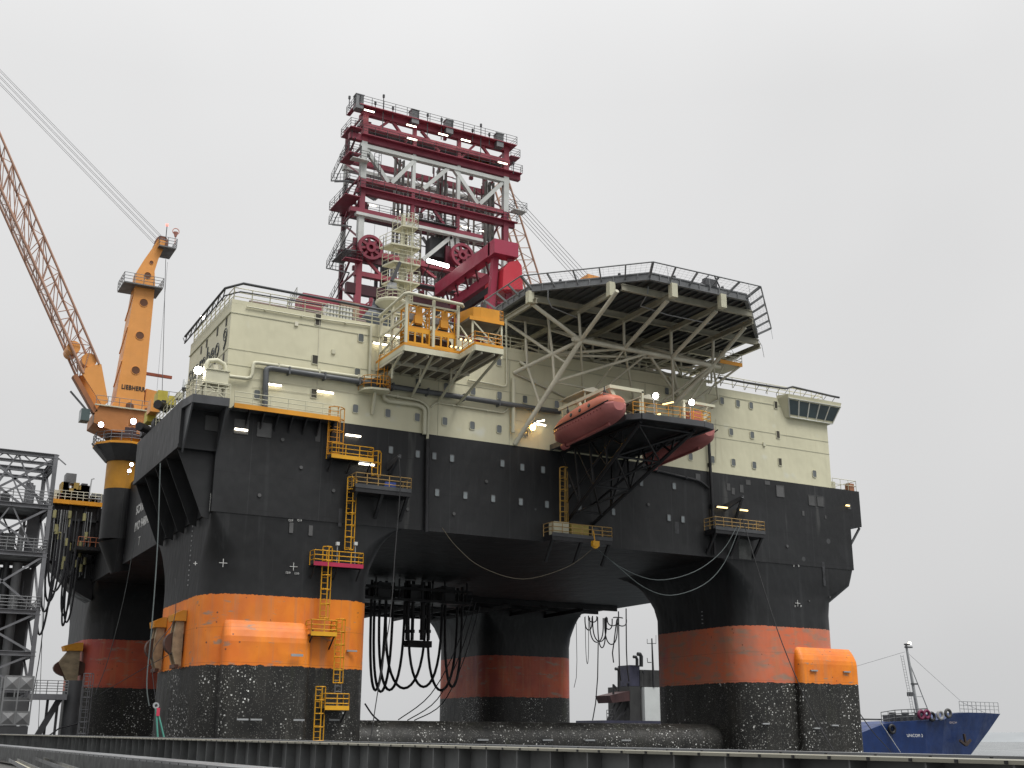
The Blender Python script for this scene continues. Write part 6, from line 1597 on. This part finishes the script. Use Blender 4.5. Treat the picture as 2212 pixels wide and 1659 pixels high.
flood(V(279, 1017, 'y', 128), 'lower small floodlight between the yellow pedestal and the hull side', lamp_v, .22, post=.4)
flood(V(437, 685, 'y', 108), 'floodlight sticking out from the left roof rail', lamp_f, .26, post=.8)
FB = thing('floodlight_bank', 'blazing row of floodlights in front of the derrick', 'floodlight', V(946, 569, 'y', 122.5), 'floodlights', local=True)
for i in range(7): MB().disc((-1.25+i*.42, 0, .12-.04*i), (0, 1, .3), .24, .15, 10).build('lens', lamp_f, FB)
MB().box(-1.5, 1.5, .12, .4, -.2, .35).build('housing', greyd, FB)
for x in (-1, 1): MB().beam((x, .3, -.2), (x, 2.2, -1.2), .1).build('arm', greyd, FB)
for i in range(9):
    px = (712, 752, 836, 890, 806, 884, 910, 1010, 1046)[i]; py = (0,)*9
DL = [(c1(680, 365), 'upper left'), (c1(1350, 600), 'upper middle'), (c2(285, 515), 'upper centre right'), (c2(645, 608), 'upper right'), (c2(1230, 965), 'far right'), (c1(640, 950, YB), 'rear white left'), (c1(1060, 1060, YB), 'rear white right'), (c3(710, 290, YB), 'lower rear left'), (c3(1130, 385, YB), 'lower rear middle'), (c4(590, 505, YB), 'lower rear right'), (c4(860, 570, YB), 'lower rear far right'), (c1(1360, 810), 'middle')]
for p, lab in DL: tube_lamp(p-Vector((0, 1.3, 0)), X_, lab+' tube lamp on the derrick walkways', 1.3)
bn = thing('beacon', 'white navigation lantern on a thin pole left of the corner balcony', 'lantern', V(397, 858, 'y', 95.5), None, local=True)
MB().tube((0, 0, 0), (0, 0, .6), .05, 5).build('pole', greyl, bn); MB().tube((0, 0, .55), (0, 0, .8), .2, 12, .24).build('base', greyd, bn); MB().tube((0, 0, .8), (0, 0, 1.5), .21, 12, .17).build('lens', mat('lens_white', (.7, .72, .72), .15), bn)
# dark frame under the hull that the hoses hang from
MF = thing('hose_gallery', 'dark gallery frame under the hull from which the thick hoses hang', 'frame', (52, 129, 13))
for x in np.arange(42.5, 63, 2.9): MB().beam((x, 126.5, 15.2), (x, 126.5, 17.5), .16).build('post', blk, MF)
for z in (15.1, 16.4): MB().beam((42, 126.5, z), (63.5, 126.5, z), .25, .3).build('beam', blk, MF)
MB().box(42, 63.5, 126.6, 131, 15.0, 15.12).build('floor', blk, MF)
for x in np.arange(43.5, 62, 4.1): MB().box(x, x+1.6, 127, 130, 15.2, 17.0).build('machine_box', greyd, MF)
# right end of the hull deck: rail, post box, primer patch, lit port
RE = thing('deck_railing', 'short cream railing with a small orange box at the far right hull end', 'railing', (94.5, 96, ZD), None)
MB().rail([(92.6, 95.8, ZD), (96.1, 95.8, ZD), (96.1, 104, ZD)], 1.2, 1.1, 2, .035).build('rail', cream, RE)
MB().box(95.2, 95.9, 95.9, 96.6, ZD, ZD+.9).build('box', mat('dull_orange', (.38, .16, .08), .6, rust=.3), RE)
MB().tube((93.1, 96.6, ZD), (93.1, 96.6, ZD+.9), .5, 14).build('drum', cream, RE)
p = F(1612, 1215)
MB().box(p.x-.9, p.x+.7, YF-.012, YF+.03, 17.7, 20.6).build('primer_patch', mat('primer_grey', (.085, .087, .083), .7, var=.5, scale=1.2, streak=.7), RIG)
for (x, y, w_, h_) in ((1462, 1140, .5, 1.2), (1780, 1240, .35, 2.6), (735, 1118, .3, 1.6), (790, 1030, .3, 3.0), (1330, 1000, .3, 1.2)):
    p = F(x, y); MB().box(p.x-w_/2, p.x+w_/2, YF-.010, YF+.03, p.z-h_/2, p.z+h_/2).build('paint_patch', mat('patch_grey', (.032, .033, .036), .6, var=.5, scale=1.5, streak=.6), RIG)
tube_lamp(V(1831, 1092, 'y', YF-.15), X_, 'small amber lamp near the far right corner of the dark hull', .5, mat('lit_yellow', (1.0, .72, .30), emit=2.6))
